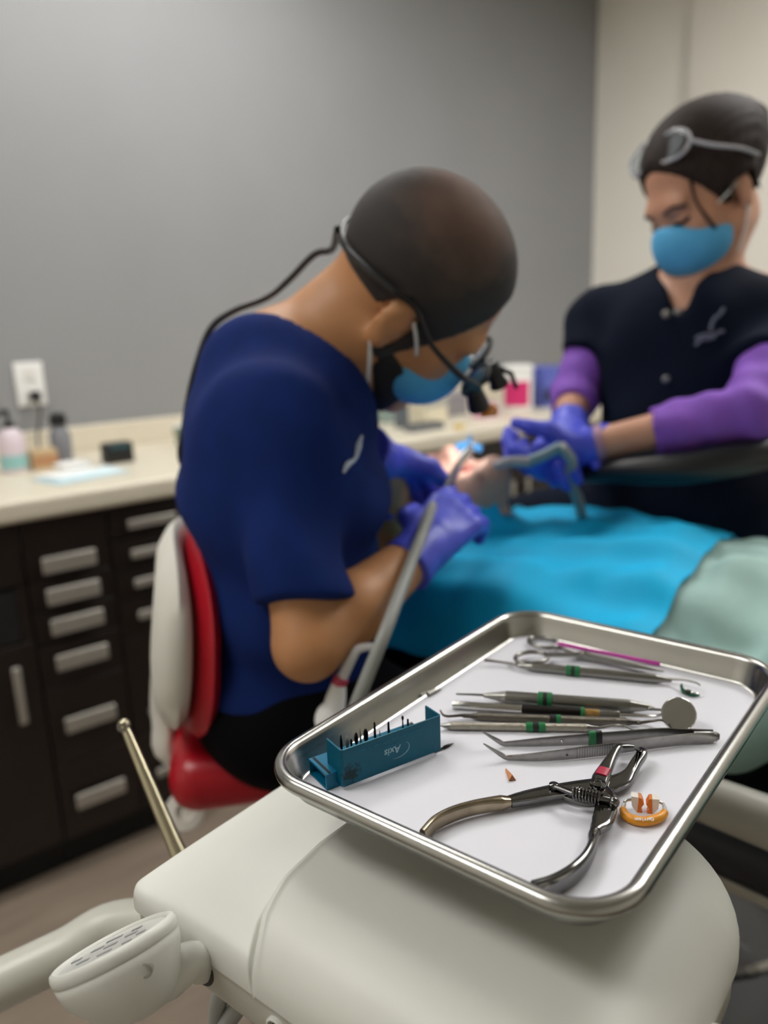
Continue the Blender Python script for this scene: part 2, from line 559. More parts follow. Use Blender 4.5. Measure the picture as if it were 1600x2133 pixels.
for i, (xa, xb, lb) in enumerate([(-.70, -.12, 'dark wood cabinet at the left end of the counter'), (.785, 1.26, 'dark wood cabinet behind the seated dentist'), (1.26, 1.735, 'dark wood cabinet behind the patient\'s head'),
                              (1.735, 2.21, 'dark wood cabinet between patient and assistant'), (2.21, 2.685, 'dark wood cabinet behind the seated assistant'),
                              (2.685, 3.148, 'dark wood cabinet in the corner by the white wall')]):
    t = carcass('door_cabinet', xa, xb, lb); xm = (xa + xb) / 2
    front(t, 'door', xa, xm, .10, .884, xm - .045, xm - .03, .60, .74, 'pull'); front(t, 'door', xm, xb, .10, .884, xm + .03, xm + .045, .60, .74, 'pull')

M_top = mat('cream solid surface', (216, 208, 189), 0.35, var=0.04, vscale=90)
t = thing('countertop', (1.2, CF, .885), 'long cream countertop with low backsplash along the grey wall', 'countertop')
MB().span((-.70, CF - .028, .8852), (3.148, CB, .936)).build('worktop', M_top, t, bevel=.012, bseg=3)
MB().span((-.70, CB - .02, .9365), (3.148, CB + .004, 1.008)).build('backsplash', M_top, t, bevel=.004)

# ------------------------------------------------------------------ wall outlet
t = thing('wall_outlet', (.615, Y1, 1.08), 'white wall socket plate above the cream counter', 'socket')
p = MB().span((.575, Y1 - .007, 1.078), (.652, Y1 - .0004, 1.200)).build('plate', mat('white plastic', (236, 236, 234), 0.35, var=.01), t, bevel=.003)
for z in (1.108, 1.165):
    s = MB().span((.598, Y1 - .010, z - .017), (.629, Y1 - .006, z + .017)).build('receptacle', mat('ivory plastic', (222, 221, 216), 0.35, var=.01), p, bevel=.004)
t = thing('power_plug', (.615, Y1 - .04, 1.08), 'black power plug in the lower half of the wall socket', 'plug')
MB().box((.618, Y1 - .024, 1.106), (.026, .026, .028)).build('plug_body', mat('black rubber', (18, 18, 19), 0.55, var=.05), t, bevel=.004)
MB().tube(smooth_path([(.618, Y1 - .036, 1.10), (.618, Y1 - .05, 1.06), (.606, Y1 - .04, 1.00), (.59, Y1 - .08, .945), (.55, Y1 - .15, .9405)]), .0035, 10).build('cord', mat('black rubber', (18, 18, 19)), t)

# ------------------------------------------------------------------ things on the counter, left of the dentist
CZ = .9363
M_wpl = mat('white plastic', (236, 236, 234)); M_blkpl = mat('black plastic', (20, 20, 22), 0.4, var=.05)


def bottle(name, x, y, prof, m, label, cat, capprof=None, capm=None, band=None, bandm=None, group=None):
    t = thing(name, (x, y, CZ), label, cat, group)
    MB().lathe((x, y, CZ), (0, 0, 1), prof).build('body', m, t)
    if capprof: MB().lathe((x, y, CZ), (0, 0, 1), capprof).build('cap', capm, t)
    if band: MB().lathe((x, y, CZ), (0, 0, 1), band).build('label_band', bandm, t)
    return t


bottle('spray_bottle', .625, 2.20, [(.026, 0), (.028, .01), (.028, .075), (.018, .092), (.014, .10)], mat('grey plastic', (126, 128, 134), 0.35, var=.04),
       'grey bottle with a black top below the wall socket', 'bottle', [(.017, .098), (.022, .10), (.022, .125), (.012, .132)], M_blkpl)
t = thing('soap_dispenser', (.485, 2.13, CZ), 'pale pink and white bottle with black pump at the left edge of the counter', 'bottle')
MB().lathe((.485, 2.13, CZ), (0, 0, 1), [(.030, 0), (.032, .01), (.032, .09), (.02, .108), (.012, .113)]).build('body', mat('frosted pink plastic', (214, 200, 208), 0.3, var=.05), t)
MB().lathe((.485, 2.13, CZ), (0, 0, 1), [(.0326, .012), (.0326, .045)], caps=False).build('label_band', mat('aqua label', (150, 200, 200), 0.5, var=.05), t)
g = MB().lathe((.485, 2.13, CZ), (0, 0, 1), [(.014, .1132), (.014, .125), (.005, .126), (.005, .15)]).build('pump', M_blkpl, t)
MB().tube([(.485, 2.13, CZ + .152), (.47, 2.12, CZ + .154), (.447, 2.10, CZ + .145)], .007, 10).build('nozzle', M_blkpl, g)
t = thing('tissue_box', (.545, 2.12, CZ), 'small beige cardboard box between the two left bottles', 'box')
MB().span((.525, 2.10, CZ), (.585, 2.15, CZ + .05)).build('carton', mat('beige card', (196, 170, 132), 0.6, var=.06), t, bevel=.002)
MB().span((.5245, 2.0995, CZ + .012), (.5855, 2.1005, CZ + .036)).build('printed_label', mat('orange print', (190, 140, 100), 0.6, var=.05), t)
t = thing('black_box', (.72, 2.06, CZ), 'small black box with a teal edge on the left counter', 'box')
MB().box((.725, 2.06, CZ + .025), (.075, .045, .05)).build('case', mat('black plastic', (20, 20, 22)), t, bevel=.004)
MB().box((.725, 2.0368, CZ + .042), (.05, .002, .006)).build('teal_strip', mat('teal plastic', (20, 90, 100), 0.4, var=.05), t)
MB().box((.725, 2.06, CZ + .0515), (.071, .041, .003)).build('lid', mat('black plastic', (20, 20, 22)), t, bevel=.001)
t = thing('paper_towels', (.57, 1.93, CZ), 'pale blue paper sheets lying flat near the counter edge', 'paper')
for k, (dx, dy, a, m) in enumerate([(0, 0, .25, (188, 214, 222)), (.012, .01, .12, (214, 232, 238)), (-.02, .035, .32, (236, 238, 236))]):
    ax = np.array([[math.cos(a), math.sin(a), 0], [-math.sin(a), math.cos(a), 0], [0, 0, 1]])
    MB().box((.585 + dx, 1.925 + dy, CZ + .0016 + k * .0032), (.19 - k * .03, .12 - k * .025, .003), ax).build('sheet', mat('paper sheet %d' % k, m, 0.8, var=.03), t, bevel=.0008)
t = thing('white_dish', (.60, 2.03, CZ), 'low white plastic dish behind the pale blue sheets', 'dish')
MB().lathe((.60, 2.03, CZ), (0, 0, 1), [(.036, 0), (.045, .018), (.043, .018), (.034, .003), (.0, .003)]).build('bowl', M_wpl, t)
MB().lathe((.60, 2.03, CZ), (0, 0, 1), [(.0445, .0165), (.047, .0165), (.047, .019), (.0445, .019)], caps=False).build('rim', M_wpl, t)
bottle('mouthwash_cup', .975, 2.20, [(.02, 0), (.027, .06), (.025, .06), (.018, .004)], mat('clear green plastic', (170, 190, 170), 0.2, trans=.5, var=.04),
       'translucent greenish cup beside the dentist\'s back', 'cup', [(.0272, .058), (.029, .06), (.0272, .062)], M_wpl)
bottle('cotton_jar', .955, 2.10, [(.022, 0), (.024, .006), (.024, .03), (.02, .036)], mat('milky plastic', (232, 226, 208), 0.3, var=.04),
       'short milky white pot at the dentist\'s back', 'pot', [(.0242, .034), (.0242, .045), (.02, .048)], M_wpl)

# ------------------------------------------------------------------ things on the counter, right of the dentist
M_glass = mat('jar glass', (205, 222, 218), 0.08, trans=.75, var=.02)
for k, (x, y, h, r, lb) in enumerate([(1.69, 2.12, .13, .036, 'tall glass jar of white cotton nearest the dentist\'s chest'), (1.79, 2.20, .115, .034, 'glass jar of white gauze second from the dentist')]):
    t = thing('glass_jar', (x, y, CZ), lb, 'jar', 'glass jars on the counter')
    MB().lathe((x, y, CZ), (0, 0, 1), [(r, 0), (r, h), (r - .003, h), (r - .003, .004)]).build('glass', M_glass, t)
    MB().lathe((x, y, CZ), (0, 0, 1), [(r - .005, .0045), (r - .005, h * .5), (r - .012, h * .66), (.004, h * .7)]).build('cotton', mat('cotton', (232, 236, 230), 0.9, var=.06, vscale=60, bump=.8, bscale=90), t)
    MB().lathe((x, y, CZ), (0, 0, 1), [(r + .001, h + .0005), (r + .001, h + .012), (r * .3, h + .017), (.008, h + .03), (.004, h + .033)]).build('lid', mat('steel lid', (190, 190, 188), 0.25, 1.0, var=.03), t)
t = thing('grey_canister', (1.62, 1.96, CZ), 'dark grey canister in front of the glass jars', 'canister')
MB().lathe((1.63, 1.97, CZ), (0, 0, 1), [(.022, 0), (.024, .004), (.024, .062), (.02, .066)]).build('body', mat('slate plastic', (96, 104, 112), 0.4, var=.05), t)
MB().lathe((1.63, 1.97, CZ), (0, 0, 1), [(.0245, .0665), (.0245, .078), (.02, .082)]).build('lid', mat('slate plastic dark', (60, 64, 70), 0.4, var=.05), t)
t = thing('glove_box', (1.79, 2.03, CZ), 'cream cardboard box on the right counter', 'box')
MB().span((1.745, 1.98, CZ), (1.845, 2.06, CZ + .105)).build('carton', mat('cream card', (222, 214, 190), 0.6, var=.04), t, bevel=.002)
MB().span((1.744, 1.979, CZ + .05), (1.846, 1.9802, CZ + .085)).build('printed_band', mat('grey print', (176, 176, 170), 0.6, var=.05), t)
MB().lathe((1.795, 2.02, CZ + .1055), (0, 0, 1), [(.02, 0), (.014, .012), (.004, .016)]).build('tissue', M_wpl, t)
t = thing('steel_organizer', (1.93, 2.10, CZ), 'grey plastic organizer tray behind the pink box', 'organizer')
MB().span((1.87, 2.06, CZ), (2.02, 2.14, CZ + .07)).build('tub', mat('organizer grey', (140, 138, 142), 0.4, var=.05), t, bevel=.004)
for k in range(3): MB().span((1.88 + k * .046, 2.07, CZ + .0705), (1.92 + k * .046, 2.13, CZ + .085)).build('divider', mat('organizer lid', (168, 166, 168), 0.4, var=.05), t, bevel=.002)
t = thing('pink_box', (1.99, 1.94, CZ), 'small pink cardboard box in front of the white tub', 'box')
MB().span((1.945, 1.915, CZ), (2.03, 1.965, CZ + .048)).build('carton', mat('pink card', (214, 160, 186), 0.6, var=.05), t, bevel=.002)
MB().span((1.944, 1.914, CZ + .03), (2.031, 1.9152, CZ + .04)).build('white_stripe', M_wpl, t)
bottle('wipes_tub', 2.20, 1.985, [(.05, 0), (.055, .006), (.056, .13), (.052, .138)], mat('tub white', (240, 239, 236), 0.35, var=.01),
       'tall white wipes tub with magenta label on the right counter', 'tub', [(.058, .1385), (.058, .158), (.05, .166)], M_wpl)
lab = MB()
for k in range(15):   # a label that wraps the left third of the tub
    a0 = math.radians(165 + k * 7); a1 = math.radians(165 + (k + 1) * 7)
    lab.add([(2.20 + .0568 * math.cos(a), 1.985 + .0568 * math.sin(a), CZ + z) for a, z in ((a0, .02), (a1, .02), (a1, .11), (a0, .11))], [(0, 1, 2, 3)])
o = lab.build('magenta_label', mat('magenta print', (206, 40, 110), 0.5, var=.04), bpy.data.objects['wipes_tub'])
t = thing('blue_box', (2.36, 1.96, CZ), 'blue cardboard box behind the assistant\'s purple sleeve', 'box')
MB().span((2.31, 1.95, CZ), (2.42, 2.05, CZ + .15)).build('carton', mat('blue card', (92, 104, 190), 0.6, var=.05), t, bevel=.002)
MB().span((2.309, 1.949, CZ + .02), (2.421, 1.9502, CZ + .07)).build('dark_band', mat('navy print', (36, 46, 84), 0.6, var=.05), t)
t = thing('yellow_sponge', (1.72, 1.80, CZ), 'small yellow sponge at the front edge of the counter', 'sponge')
MB().box((1.725, 1.80, CZ + .006), (.04, .025, .012), [[.9, .43, 0], [-.43, .9, 0], [0, 0, 1]]).build('foam', mat('yellow foam', (222, 188, 80), 0.9, var=.1, vscale=80), t, bevel=.003)
MB().box((1.725, 1.80, CZ + .0135), (.04, .025, .003), [[.9, .43, 0], [-.43, .9, 0], [0, 0, 1]]).build('scourer', mat('pale foam', (226, 214, 170), 0.9, var=.1, vscale=80), t, bevel=.001)
t = thing('instrument_cassette', (1.75, 1.87, CZ), 'flat grey instrument case lying in front of the cream box', 'case')
MB().box((1.63, 1.86, CZ + .008), (.13, .055, .016)).build('base', mat('case grey', (120, 122, 124), 0.4, var=.05), t, bevel=.003)
MB().box((1.63, 1.86, CZ + .020), (.126, .051, .007)).build('lid', mat('case lid grey', (70, 74, 80), 0.4, var=.05), t, bevel=.002)

# ================================================================== delivery unit (console under the tray)
M_unit = mat('warm white moulded plastic', (220, 221, 213), 0.46, var=0.015, vscale=8, bump=0.02, bscale=900)
M_unit2 = mat('warm grey moulded plastic', (198, 198, 187), 0.35, var=0.02, vscale=8)
M_steel = mat('stainless steel', (172, 171, 166), 0.24, 1.0, var=0.04, vscale=40, bump=.02, bscale=300)
M_chrome = mat('polished steel', (205, 204, 200), 0.12, 1.0, var=0.03, vscale=60)
M_hose = mat('grey silicone hose', (150, 152, 148), 0.45, var=.03)


def outline(u0, u1, v0, v1, radii, n=14):
    """rounded rectangle, counter clockwise from the lower left; radii: bl, br, tr, tl"""
    pts = []
    for (cx, cy, r, a0) in [(u0 + radii[0], v0 + radii[0], radii[0], 180), (u1 - radii[1], v0 + radii[1], radii[1], 270),
                            (u1 - radii[2], v1 - radii[2], radii[2], 0), (u0 + radii[3], v1 - radii[3], radii[3], 90)]:
        for k in range(n + 1):
            a = math.radians(a0 + 90 * k / n); pts.append((cx + r * math.cos(a), cy + r * math.sin(a)))
    out = []
    for i in range(len(pts)):
        p, q = np.array(pts[i]), np.array(pts[(i + 1) % len(pts)])
        L = np.linalg.norm(q - p); k = max(1, int(L / .0022))
        for j in range(k): out.append(p + (q - p) * j / k)
    return np.array(out)


ZP = .905
unit_root = thing('delivery_unit', tw(.37, .25, 0), 'warm white dental delivery console on an arm under the steel tray', 'dental unit')
ol = outline(.236, .500, .086, .422, (.03, .095, .03, .012))
n_o = len(ol); cen = np.array([.372, .25])
nxt = np.roll(ol, -1, 0); seg = nxt - ol; sl2 = np.maximum((seg ** 2).sum(1), 1e-12)
U0, U1 = .236, .500
NC = 150
cu_ = U0 + (U1 - U0) * (.5 - .5 * np.cos(np.linspace(0, PI, NC))) * .55 + (U1 - U0) * np.linspace(0, 1, NC) * .45
seam_v = lambda u_: np.interp(u_, [.228, .2385, .258, .282, .317, .36, .45, .50], [.290, .302, .3135, .320, .3235, .322, .312, .300])


def v_span(u_):
    """where the outline is crossed at this u"""
    rb, rr_, rt, rl_ = .03, .095, .03, .012; v0_, v1_ = .086, .422
    lo_v, hi_v = v0_, v1_
    if u_ < U0 + rb: lo_v = v0_ + rb - math.sqrt(max(0, rb ** 2 - (U0 + rb - u_) ** 2))
    if u_ > U1 - rr_: lo_v = v0_ + rr_ - math.sqrt(max(0, rr_ ** 2 - (u_ - U1 + rr_) ** 2))
    if u_ < U0 + rl_: hi_v = v1_ - rl_ + math.sqrt(max(0, rl_ ** 2 - (U0 + rl_ - u_) ** 2))
    if u_ > U1 - rt: hi_v = v1_ - rt + math.sqrt(max(0, rt ** 2 - (u_ - U1 + rt) ** 2))
    return lo_v, hi_v


groove = np.array([-.006, -.0042, -.0031, -.0022, -.0015, -.0008, 0, .0008, .0015, .0022, .0031, .0042, .006])
fr_rows = (.5 - .5 * np.cos(np.linspace(0, PI, 70))); bk_rows = (.5 - .5 * np.cos(np.linspace(0, PI, 46)))
cols = []
for u_ in cu_:
    a_, b_ = v_span(u_); s_ = float(seam_v(u_))
    cols.append(np.concatenate([a_ + (s_ + groove[0] - a_) * fr_rows[:-1], s_ + groove, s_ + groove[-1] + (b_ - s_ - groove[-1]) * bk_rows[1:]]))
VV = np.array(cols); NV = VV.shape[1]; UU = np.repeat(cu_[:, None], NV, 1)
flat_pts = np.stack([UU.ravel(), VV.ravel()], 1)
dist = np.empty(len(flat_pts))
for i in range(0, len(flat_pts), 3000):
    p = flat_pts[i:i + 3000][:, None] - ol[None]
    tt = np.clip((p * seg[None]).sum(2) / sl2, 0, 1); dist[i:i + 3000] = np.sqrt(((p - tt[..., None] * seg[None]) ** 2).sum(2)).min(1)
uu, vv = flat_pts[:, 0], flat_pts[:, 1]; vs = seam_v(uu)
ease = lambda x: np.sqrt(np.clip(1 - (1 - np.clip(x, 0, 1)) ** 2, 0, 1))
z_main = .034 * ease(dist / .05) + .004 * ease(dist / .13)
lipd = .422 - vv
z_back = .0065 * ease(dist / .006) + .021 * ease((uu - .236) / .075) * np.clip(lipd / .05, 0, 1) ** .8 + .004 * np.exp(-(lipd / .01) ** 2)
w = 1 / (1 + np.exp(-(vv - vs) / .0007))
zz = ZP + z_main * (1 - w) + np.minimum(z_back, z_main) * w - .0062 * np.exp(-((vv - vs) / .0018) ** 2) + .0012 * np.exp(-((vv - vs + .005) / .0025) ** 2) * np.clip(dist / .003, 0, 1)
mb = MB()
verts = [tw(uu[i], vv[i], zz[i]) for i in range(len(uu))]
faces = [(i * NV + k, (i + 1) * NV + k, (i + 1) * NV + k + 1, i * NV + k + 1) for i in range(NC - 1) for k in range(NV - 1)]
loop = [i * NV for i in range(NC)] + [(NC - 1) * NV + k for k in range(1, NV)] + [i * NV + NV - 1 for i in range(NC - 2, -1, -1)] + [k for k in range(NV - 2, 0, -1)]
base = len(verts); verts += [tw(uu[i], vv[i], ZP - .004) for i in loop]; nl = len(loop)
faces += [(base + k, base + (k + 1) % nl, loop[(k + 1) % nl], loop[k]) for k in range(nl)]
mb.add(verts, faces); mb.build('console_top', M_unit, unit_root, smooth=60)
lo_o = cen + (ol - cen) * .985
lo_i = cen + (ol - cen) * .93
mb = MB(); m = n_o
vsn = [tw(*p, ZP - .0045) for p in lo_o] + [tw(*p, ZP - .026) for p in lo_o] + [tw(*p, ZP - .040) for p in lo_i]
fs = [(r * m + k, (r + 1) * m + k, (r + 1) * m + (k + 1) % m, r * m + (k + 1) % m) for r in range(2) for k in range(m)]
fs += [tuple(range(m)), tuple(reversed(range(2 * m, 3 * m)))]
mb.add(vsn, fs); mb.build('console_base', M_unit2, unit_root, smooth=40)
# socket on the near left face, knob at the near right
sp = tw(.2378, .283, ZP - .018)
q = MB().lathe(sp, -TU, [(.0075, -.003), (.0075, .0015), (.006, .0022), (.0055, -.001), (.004, -.001)], 24).build('socket_ring', M_unit, unit_root)
MB().lathe(sp, -TU, [(.0042, -.003), (.0042, .0012), (.002, .0012), (.002, -.002)], 6).build('hex_socket', mat('dark steel', (60, 56, 52), 0.3, 1.0, var=.1), q)
kp = tw(.362, .085, .898)
MB().lathe(kp, (TU * .25 - TV), [(.008, -.012), (.0085, .014), (.0075, .016), (.0, .016)], 28).build('side_knob', M_unit, unit_root)

# control pod hanging off the left face
pc = at_d(236, 1992, .455)
Lx = AX[0] * .885 + AX[1] * .43 - AX[2] * .04; Lx = unit(Lx)
Nn = AX[0] * -.43 + AX[1] * .875 + AX[2] * .15; Nn = unit(Nn - Lx * (Nn @ Lx)); Dd = np.cross(Nn, Lx)
PA = .0385; PB = .029


def pod_ring(s, h, n=44, dx=0.0):
    return [pc + Lx * (PA * s * math.cos(a) * (1 + .06 * math.cos(a)) + dx) + Dd * (PB * s * math.sin(a)) + Nn * h for a in np.linspace(0, 2 * PI, n, endpoint=False)]


def rings_mesh(rings, close_ends=True):
    mb = MB(); n = len(rings[0]); vs_ = [p for r in rings for p in r]
    fs_ = [(i * n + k, i * n + (k + 1) % n, (i + 1) * n + (k + 1) % n, (i + 1) * n + k) for i in range(len(rings) - 1) for k in range(n)]
    if close_ends: fs_ += [tuple(reversed(range(n))), tuple((len(rings) - 1) * n + k for k in range(n))]
    return mb.add(vs_, fs_)


pod = rings_mesh([pod_ring(.25, -.036, dx=.006), pod_ring(.45, -.034, dx=.005), pod_ring(.70, -.026, dx=.003), pod_ring(.88, -.015), pod_ring(.97, -.006), pod_ring(.985, -.0012), pod_ring(.97, -.0006)]).build('control_pod', M_unit, unit_root, smooth=60)
rings_mesh([pod_ring(.975, -.0005), pod_ring(1.0, .0006), pod_ring(1.005, .004), pod_ring(.985, .0065), pod_ring(.93, .0075), pod_ring(.88, .0062), pod_ring(.87, .005)]).build('pod_rim', M_unit, pod, smooth=60)
rings_mesh([pod_ring(.87, .0046), pod_ring(.86, .0056)]).build('keypad', mat('keypad film', (205, 205, 200), 0.25, var=.02), pod)
for k, (a, b, wd, dp) in enumerate([(-.6, .1, .16, .03), (-.3, .25, .2, .03), (0, .05, .22, .03), (.3, .2, .2, .03), (.55, -.05, .14, .03), (-.35, -.25, .2, .03), (.05, -.35, .22, .03), (.4, -.3, .14, .03), (-.1, .5, .26, .03), (.3, .48, .16, .03)]):
    c_ = pc + Lx * PA * a + Dd * PB * b + Nn * .0059
    MB().box(c_, (PA * wd, PB * .09, .0006), [Lx, Dd, Nn]).build('key_mark', mat('grey key print', (150, 150, 150), 0.5, var=.05), pod)
hp = stick_to(pod, [at_d(302, 2022, .5)], .0)[0]
MB().lathe(hp, -AX[2], [(.0042, -.003), (.0042, .0004), (.0034, .0006), (.0026, -.0016), (.001, -.002)], 24).build('pod_recess', mat('recess grey', (150, 150, 140), 0.4, var=.03), pod)
e0 = tw(.238, .350, ZP - .014); e1 = pc - Nn * .020 + Lx * .010
mb = MB(); mb.tube(smooth_path([e0 + TU * .006, e0, at_d(400, 1998, .468), at_d(352, 2030, .462), e1], 6), lerp_list([.0098, .0098, .0100, .0135, .014], 25), 24); mb.build('pod_arm', M_unit, unit_root)
MB().lathe(e0, -TU, [(.0125, -.004), (.0125, .0005), (.0108, .0008)], 28).build('pod_collar', M_blkpl, unit_root)

# arm, post and foot that carry the console
a_in = tw(.37, .26, .845); a1 = at_d(262, 1925, .66); a2 = at_d(0, 2050, .63); a3 = a2 + (a2 - a1) * .9
mb = MB(); mb.tube(smooth_path([a_in, a_in * .5 + a1 * .5 + np.array([0, .02, -.006]), a1, a1 * .5 + a2 * .5, a2, a3], 8), .0195, 24); mb.build('support_arm', M_unit2, unit_root)
MB().lathe(tw(.37, .26, 0), (0, 0, 1), [(.04, .815), (.045, .825), (.045, .862), (.05, .8665)], 28).build('swivel', M_unit2, unit_root)
MB().lathe((a3[0], a3[1], 0), (0, 0, 1), [(.03, .03), (.03, a3[2] + .02), (.025, a3[2] + .03)], 28).build('post', M_unit2, unit_root)
MB().lathe((a3[0], a3[1], 0), (0, 0, 1), [(.17, 0), (.17, .02), (.15, .03), (.03, .035)], 40).build('foot', M_unit2, unit_root)
for k, (p, q_) in enumerate([((467, 2060), (462, 2190)), ((505, 2085), (440, 2230))]):
    s_ = at_d(p[0], p[1], .56); e_ = at_d(q_[0], q_[1], .60)
    MB().tube(smooth_path([tw(.29 + .02 * k, .33, .868), s_, e_, e_ + np.array([.03, .02, -.12]), tw(.37, .26, .55 - .05 * k), tw(.37, .26, .822)], 8), .0065, 14).build('hose', M_hose, unit_root)
# tray holder
MB().box(tw(.44, .24, .9655), (.16, .12, .006), [TU, TV, [0, 0, 1]]).build('tray_holder', M_unit2, unit_root, bevel=.002)
MB().lathe(tw(.42, .235, .93), (0, 0, 1), [(.02, 0), (.018, .033)], 24).build('tray_stem', M_unit2, unit_root)

# ------------------------------------------------------------------ metal handpiece standing at the far edge of the console
r0 = at_d(375, 1785, .665); r1 = at_d(257, 1507, .705)
ax = unit(r1 - r0); Lr = np.linalg.norm(r1 - r0)
t = thing('handpiece', r0, 'slim champagne metal handpiece sticking up behind the console edge', 'handpiece')
MB().lathe(r0, ax, [(.0075, -.02), (.0075, .0), (.0066, .01), (.0058, Lr * .5), (.0046, Lr * .88), (.0040, Lr * .95)], 24).build('barrel', mat('champagne metal', (196, 188, 160), 0.28, 1.0, var=.04, vscale=50), t)
MB().lathe(r0, ax, [(.0085, -.035), (.0085, -.004), (.008, -.002)], 24).build('collar', M_blkpl, t)
hd = MB().ball(r1 - ax * .002, .0062).build('head', mat('champagne metal', (196, 188, 160)), t)
MB().lathe(r1 - ax * .002 - AX[2] * .0055, -AX[2], [(.0042, 0), (.0042, .0012), (.0028, .0014), (.002, .0004), (.0005, .0004)], 24).build('chuck', mat('chuck steel', (150, 148, 142), .2, 1.0, var=.05), hd)
MB().tube(smooth_path([r0 - ax * .03, r0 - ax * .06 + np.array([0, -.0, -.02]), tw(.30, .40, .83), tw(.35, .32, .80), tw(.37, .27, .822)], 6), .005, 12).build('handpiece_hose', M_hose, t)

# ------------------------------------------------------------------ air-water syringe hanging behind the tray
s0 = at_d(690, 1500, .80)
t = thing('air_water_syringe', s0, 'white air-water syringe with pink ring and bent nozzle behind the tray', 'syringe')
cam_up = AX[1]; cam_r = AX[0]
sa = at_d(672, 1470, .80); sb = at_d(706, 1424, .80); scx = at_d(738, 1362, .80); sd = at_d(752, 1350, .80); se = at_d(778, 1347, .80)
MB().ball(s0, (.017, .014, .020), [cam_r, AX[2], cam_up]).build('head', M_wpl, t)
MB().tube([s0, s0 * .4 + sb * .6, sb], [.0125, .0105, .0075], 20).build('body', M_wpl, t)
MB().lathe(sb, unit(scx - sb), [(.0078, -.002), (.0078, .007)], 20).build('pink_ring', mat('pink ring', (196, 70, 96), .4, var=.05), t)
MB().tube(smooth_path([sb, scx, sd, se], 6), lerp_list([.0062, .005, .0045, .0038], 19), 16).build('nozzle', mat('nozzle white', (226, 226, 228), .3, var=.02), t)
MB().tube(smooth_path([s0, at_d(700, 1560, .80), at_d(690, 1680, .80), tw(.42, .45, .78), tw(.39, .32, .80), tw(.37, .27, .822)], 6), .0075, 14).build('syringe_hose', M_hose, t)

# ================================================================== tray
tray = thing('instrument_tray', tw(.4725, .237, .974), 'stainless steel tray with rolled rim holding dental instruments', 'tray')
TC = outline(.3025, .6425, .118, .356, (.036,) * 4, 16)


def off_out(o):
    return outline(.3025 - o, .6425 + o, .118 - o, .356 + o, (.036 + o,) * 4, 16) if False else None


def tray_ring(o, z):
    pts = []
    for (cx, cy, a0) in [(.3385, .154, 180), (.6065, .154, 270), (.6065, .320, 0), (.3385, .320, 90)]:
        for k in range(21):
            a = math.radians(a0 + 90 * k / 20); pts.append(tw(cx + (.036 + o) * math.cos(a), cy + (.036 + o) * math.sin(a), z))
    return pts


z0 = .9742
prof = [(-.0125, z0), (-.0105, z0 + .0005), (-.009, z0 + .002), (-.0058, z0 + .0150), (-.0048, z0 + .0175)]
for k in range(13):   # rolled bead
    a = math.radians(165 - k * 24); prof.append((.0004 + .0051 * math.cos(a), z0 + .0172 + .0051 * math.sin(a)))
prof += [(-.0040, z0 + .0125), (-.0078, z0 + .0005), (-.0098, z0 - .0010), (-.0125, z0 - .0016)]
mb = rings_mesh([tray_ring(o, z) for o, z in prof], True)
mb.build('pan', M_steel, tray, smooth=50)

po = outline(.3148, .6305, .1303, .3442, (.022, .024, .020, .024), 8)
mb = MB(); npo = len(po)
mb.prism([tw(p[0], p[1], z0 + .0002) for p in po], (0, 0, FLOOR_T - z0 - .0003))
o = mb.build('paper_liner', mat('white tray paper', (226, 226, 234), 0.75, var=.012, vscale=12, bump=.05, bscale=120), smooth=20)
tag(o, 'white paper sheet lining the steel tray', 'paper')

# ================================================================== instruments on the tray
M_hsteel = mat('satin instrument steel', (142, 141, 136), 0.28, 1.0, var=.06, vscale=120)
M_dsteel = mat('darkened steel', (96, 92, 86), 0.35, 1.0, var=.15, vscale=150)
M_kn = knurl_mat('knurled steel', (164, 159, 147), 0.32, 1500)
M_knd = knurl_mat('knurled dark steel', (110, 105, 96), 0.36, 1400)
M_grn = mat('green silicone band', (24, 112, 62), 0.5, var=.06, vscale=80)
M_bnd = mat('black silicone band', (16, 18, 18), 0.5, var=.05)


def seg_along(A, B, ts):
    A = np.array(A); B = np.array(B); return [A + (B - A) * t for t in ts]


def double_ended(name, label, A, B, r, shA, shB, rA, rB, handle_m, shank_m, bands, cone=.012, cat='dental probe', seg=20, power=2.0):
    """A, B: handle ends; shA, shB: shank points running outward from each end"""
    A = np.array(A); B = np.array(B); ax = unit(B - A); L = np.linalg.norm(B - A)
    t = thing(name, (A + B) / 2 - np.array([0, 0, r]), label, cat, 'double-ended instruments on the tray')
    MB().tube(seg_along(A, B, [0, .02, .98, 1]), [r * .97, r, r, r * .97], seg, power=power).build('handle', handle_m, t, smooth=30)
    for end, out, pts, rads, nm in ((A, -ax, shA, rA, 'shank'), (B, ax, shB, rB, 'shank')):
        P = [end, end + out * cone * .5, end + out * cone] + [np.array(q) for q in pts]
        R_ = [r * .93, r * .62, rads[0]] + list(rads[1:])
        if len(pts):
            head = P[:3]; body = smooth_path([end + out * cone] + [np.array(q) for q in pts], 8)
            rr_ = lerp_list([rads[0]] + list(rads[1:]), len(body))
            MB().tube(head[:2] + body, R_[:2] + rr_, 16).build(nm, shank_m, t, smooth=50)
        else:
            MB().tube(P, R_, 16).build(nm, shank_m, t, smooth=50)
    for f, wdt, m in bands:
        c = A + ax * L * f
        MB().lathe(c, ax, [(r * 1.02, -wdt / 2), (r * 1.22, -wdt / 2 + .0004), (r * 1.22, wdt / 2 - .0004), (r * 1.02, wdt / 2)], 24).build('band', m, t)
    return t


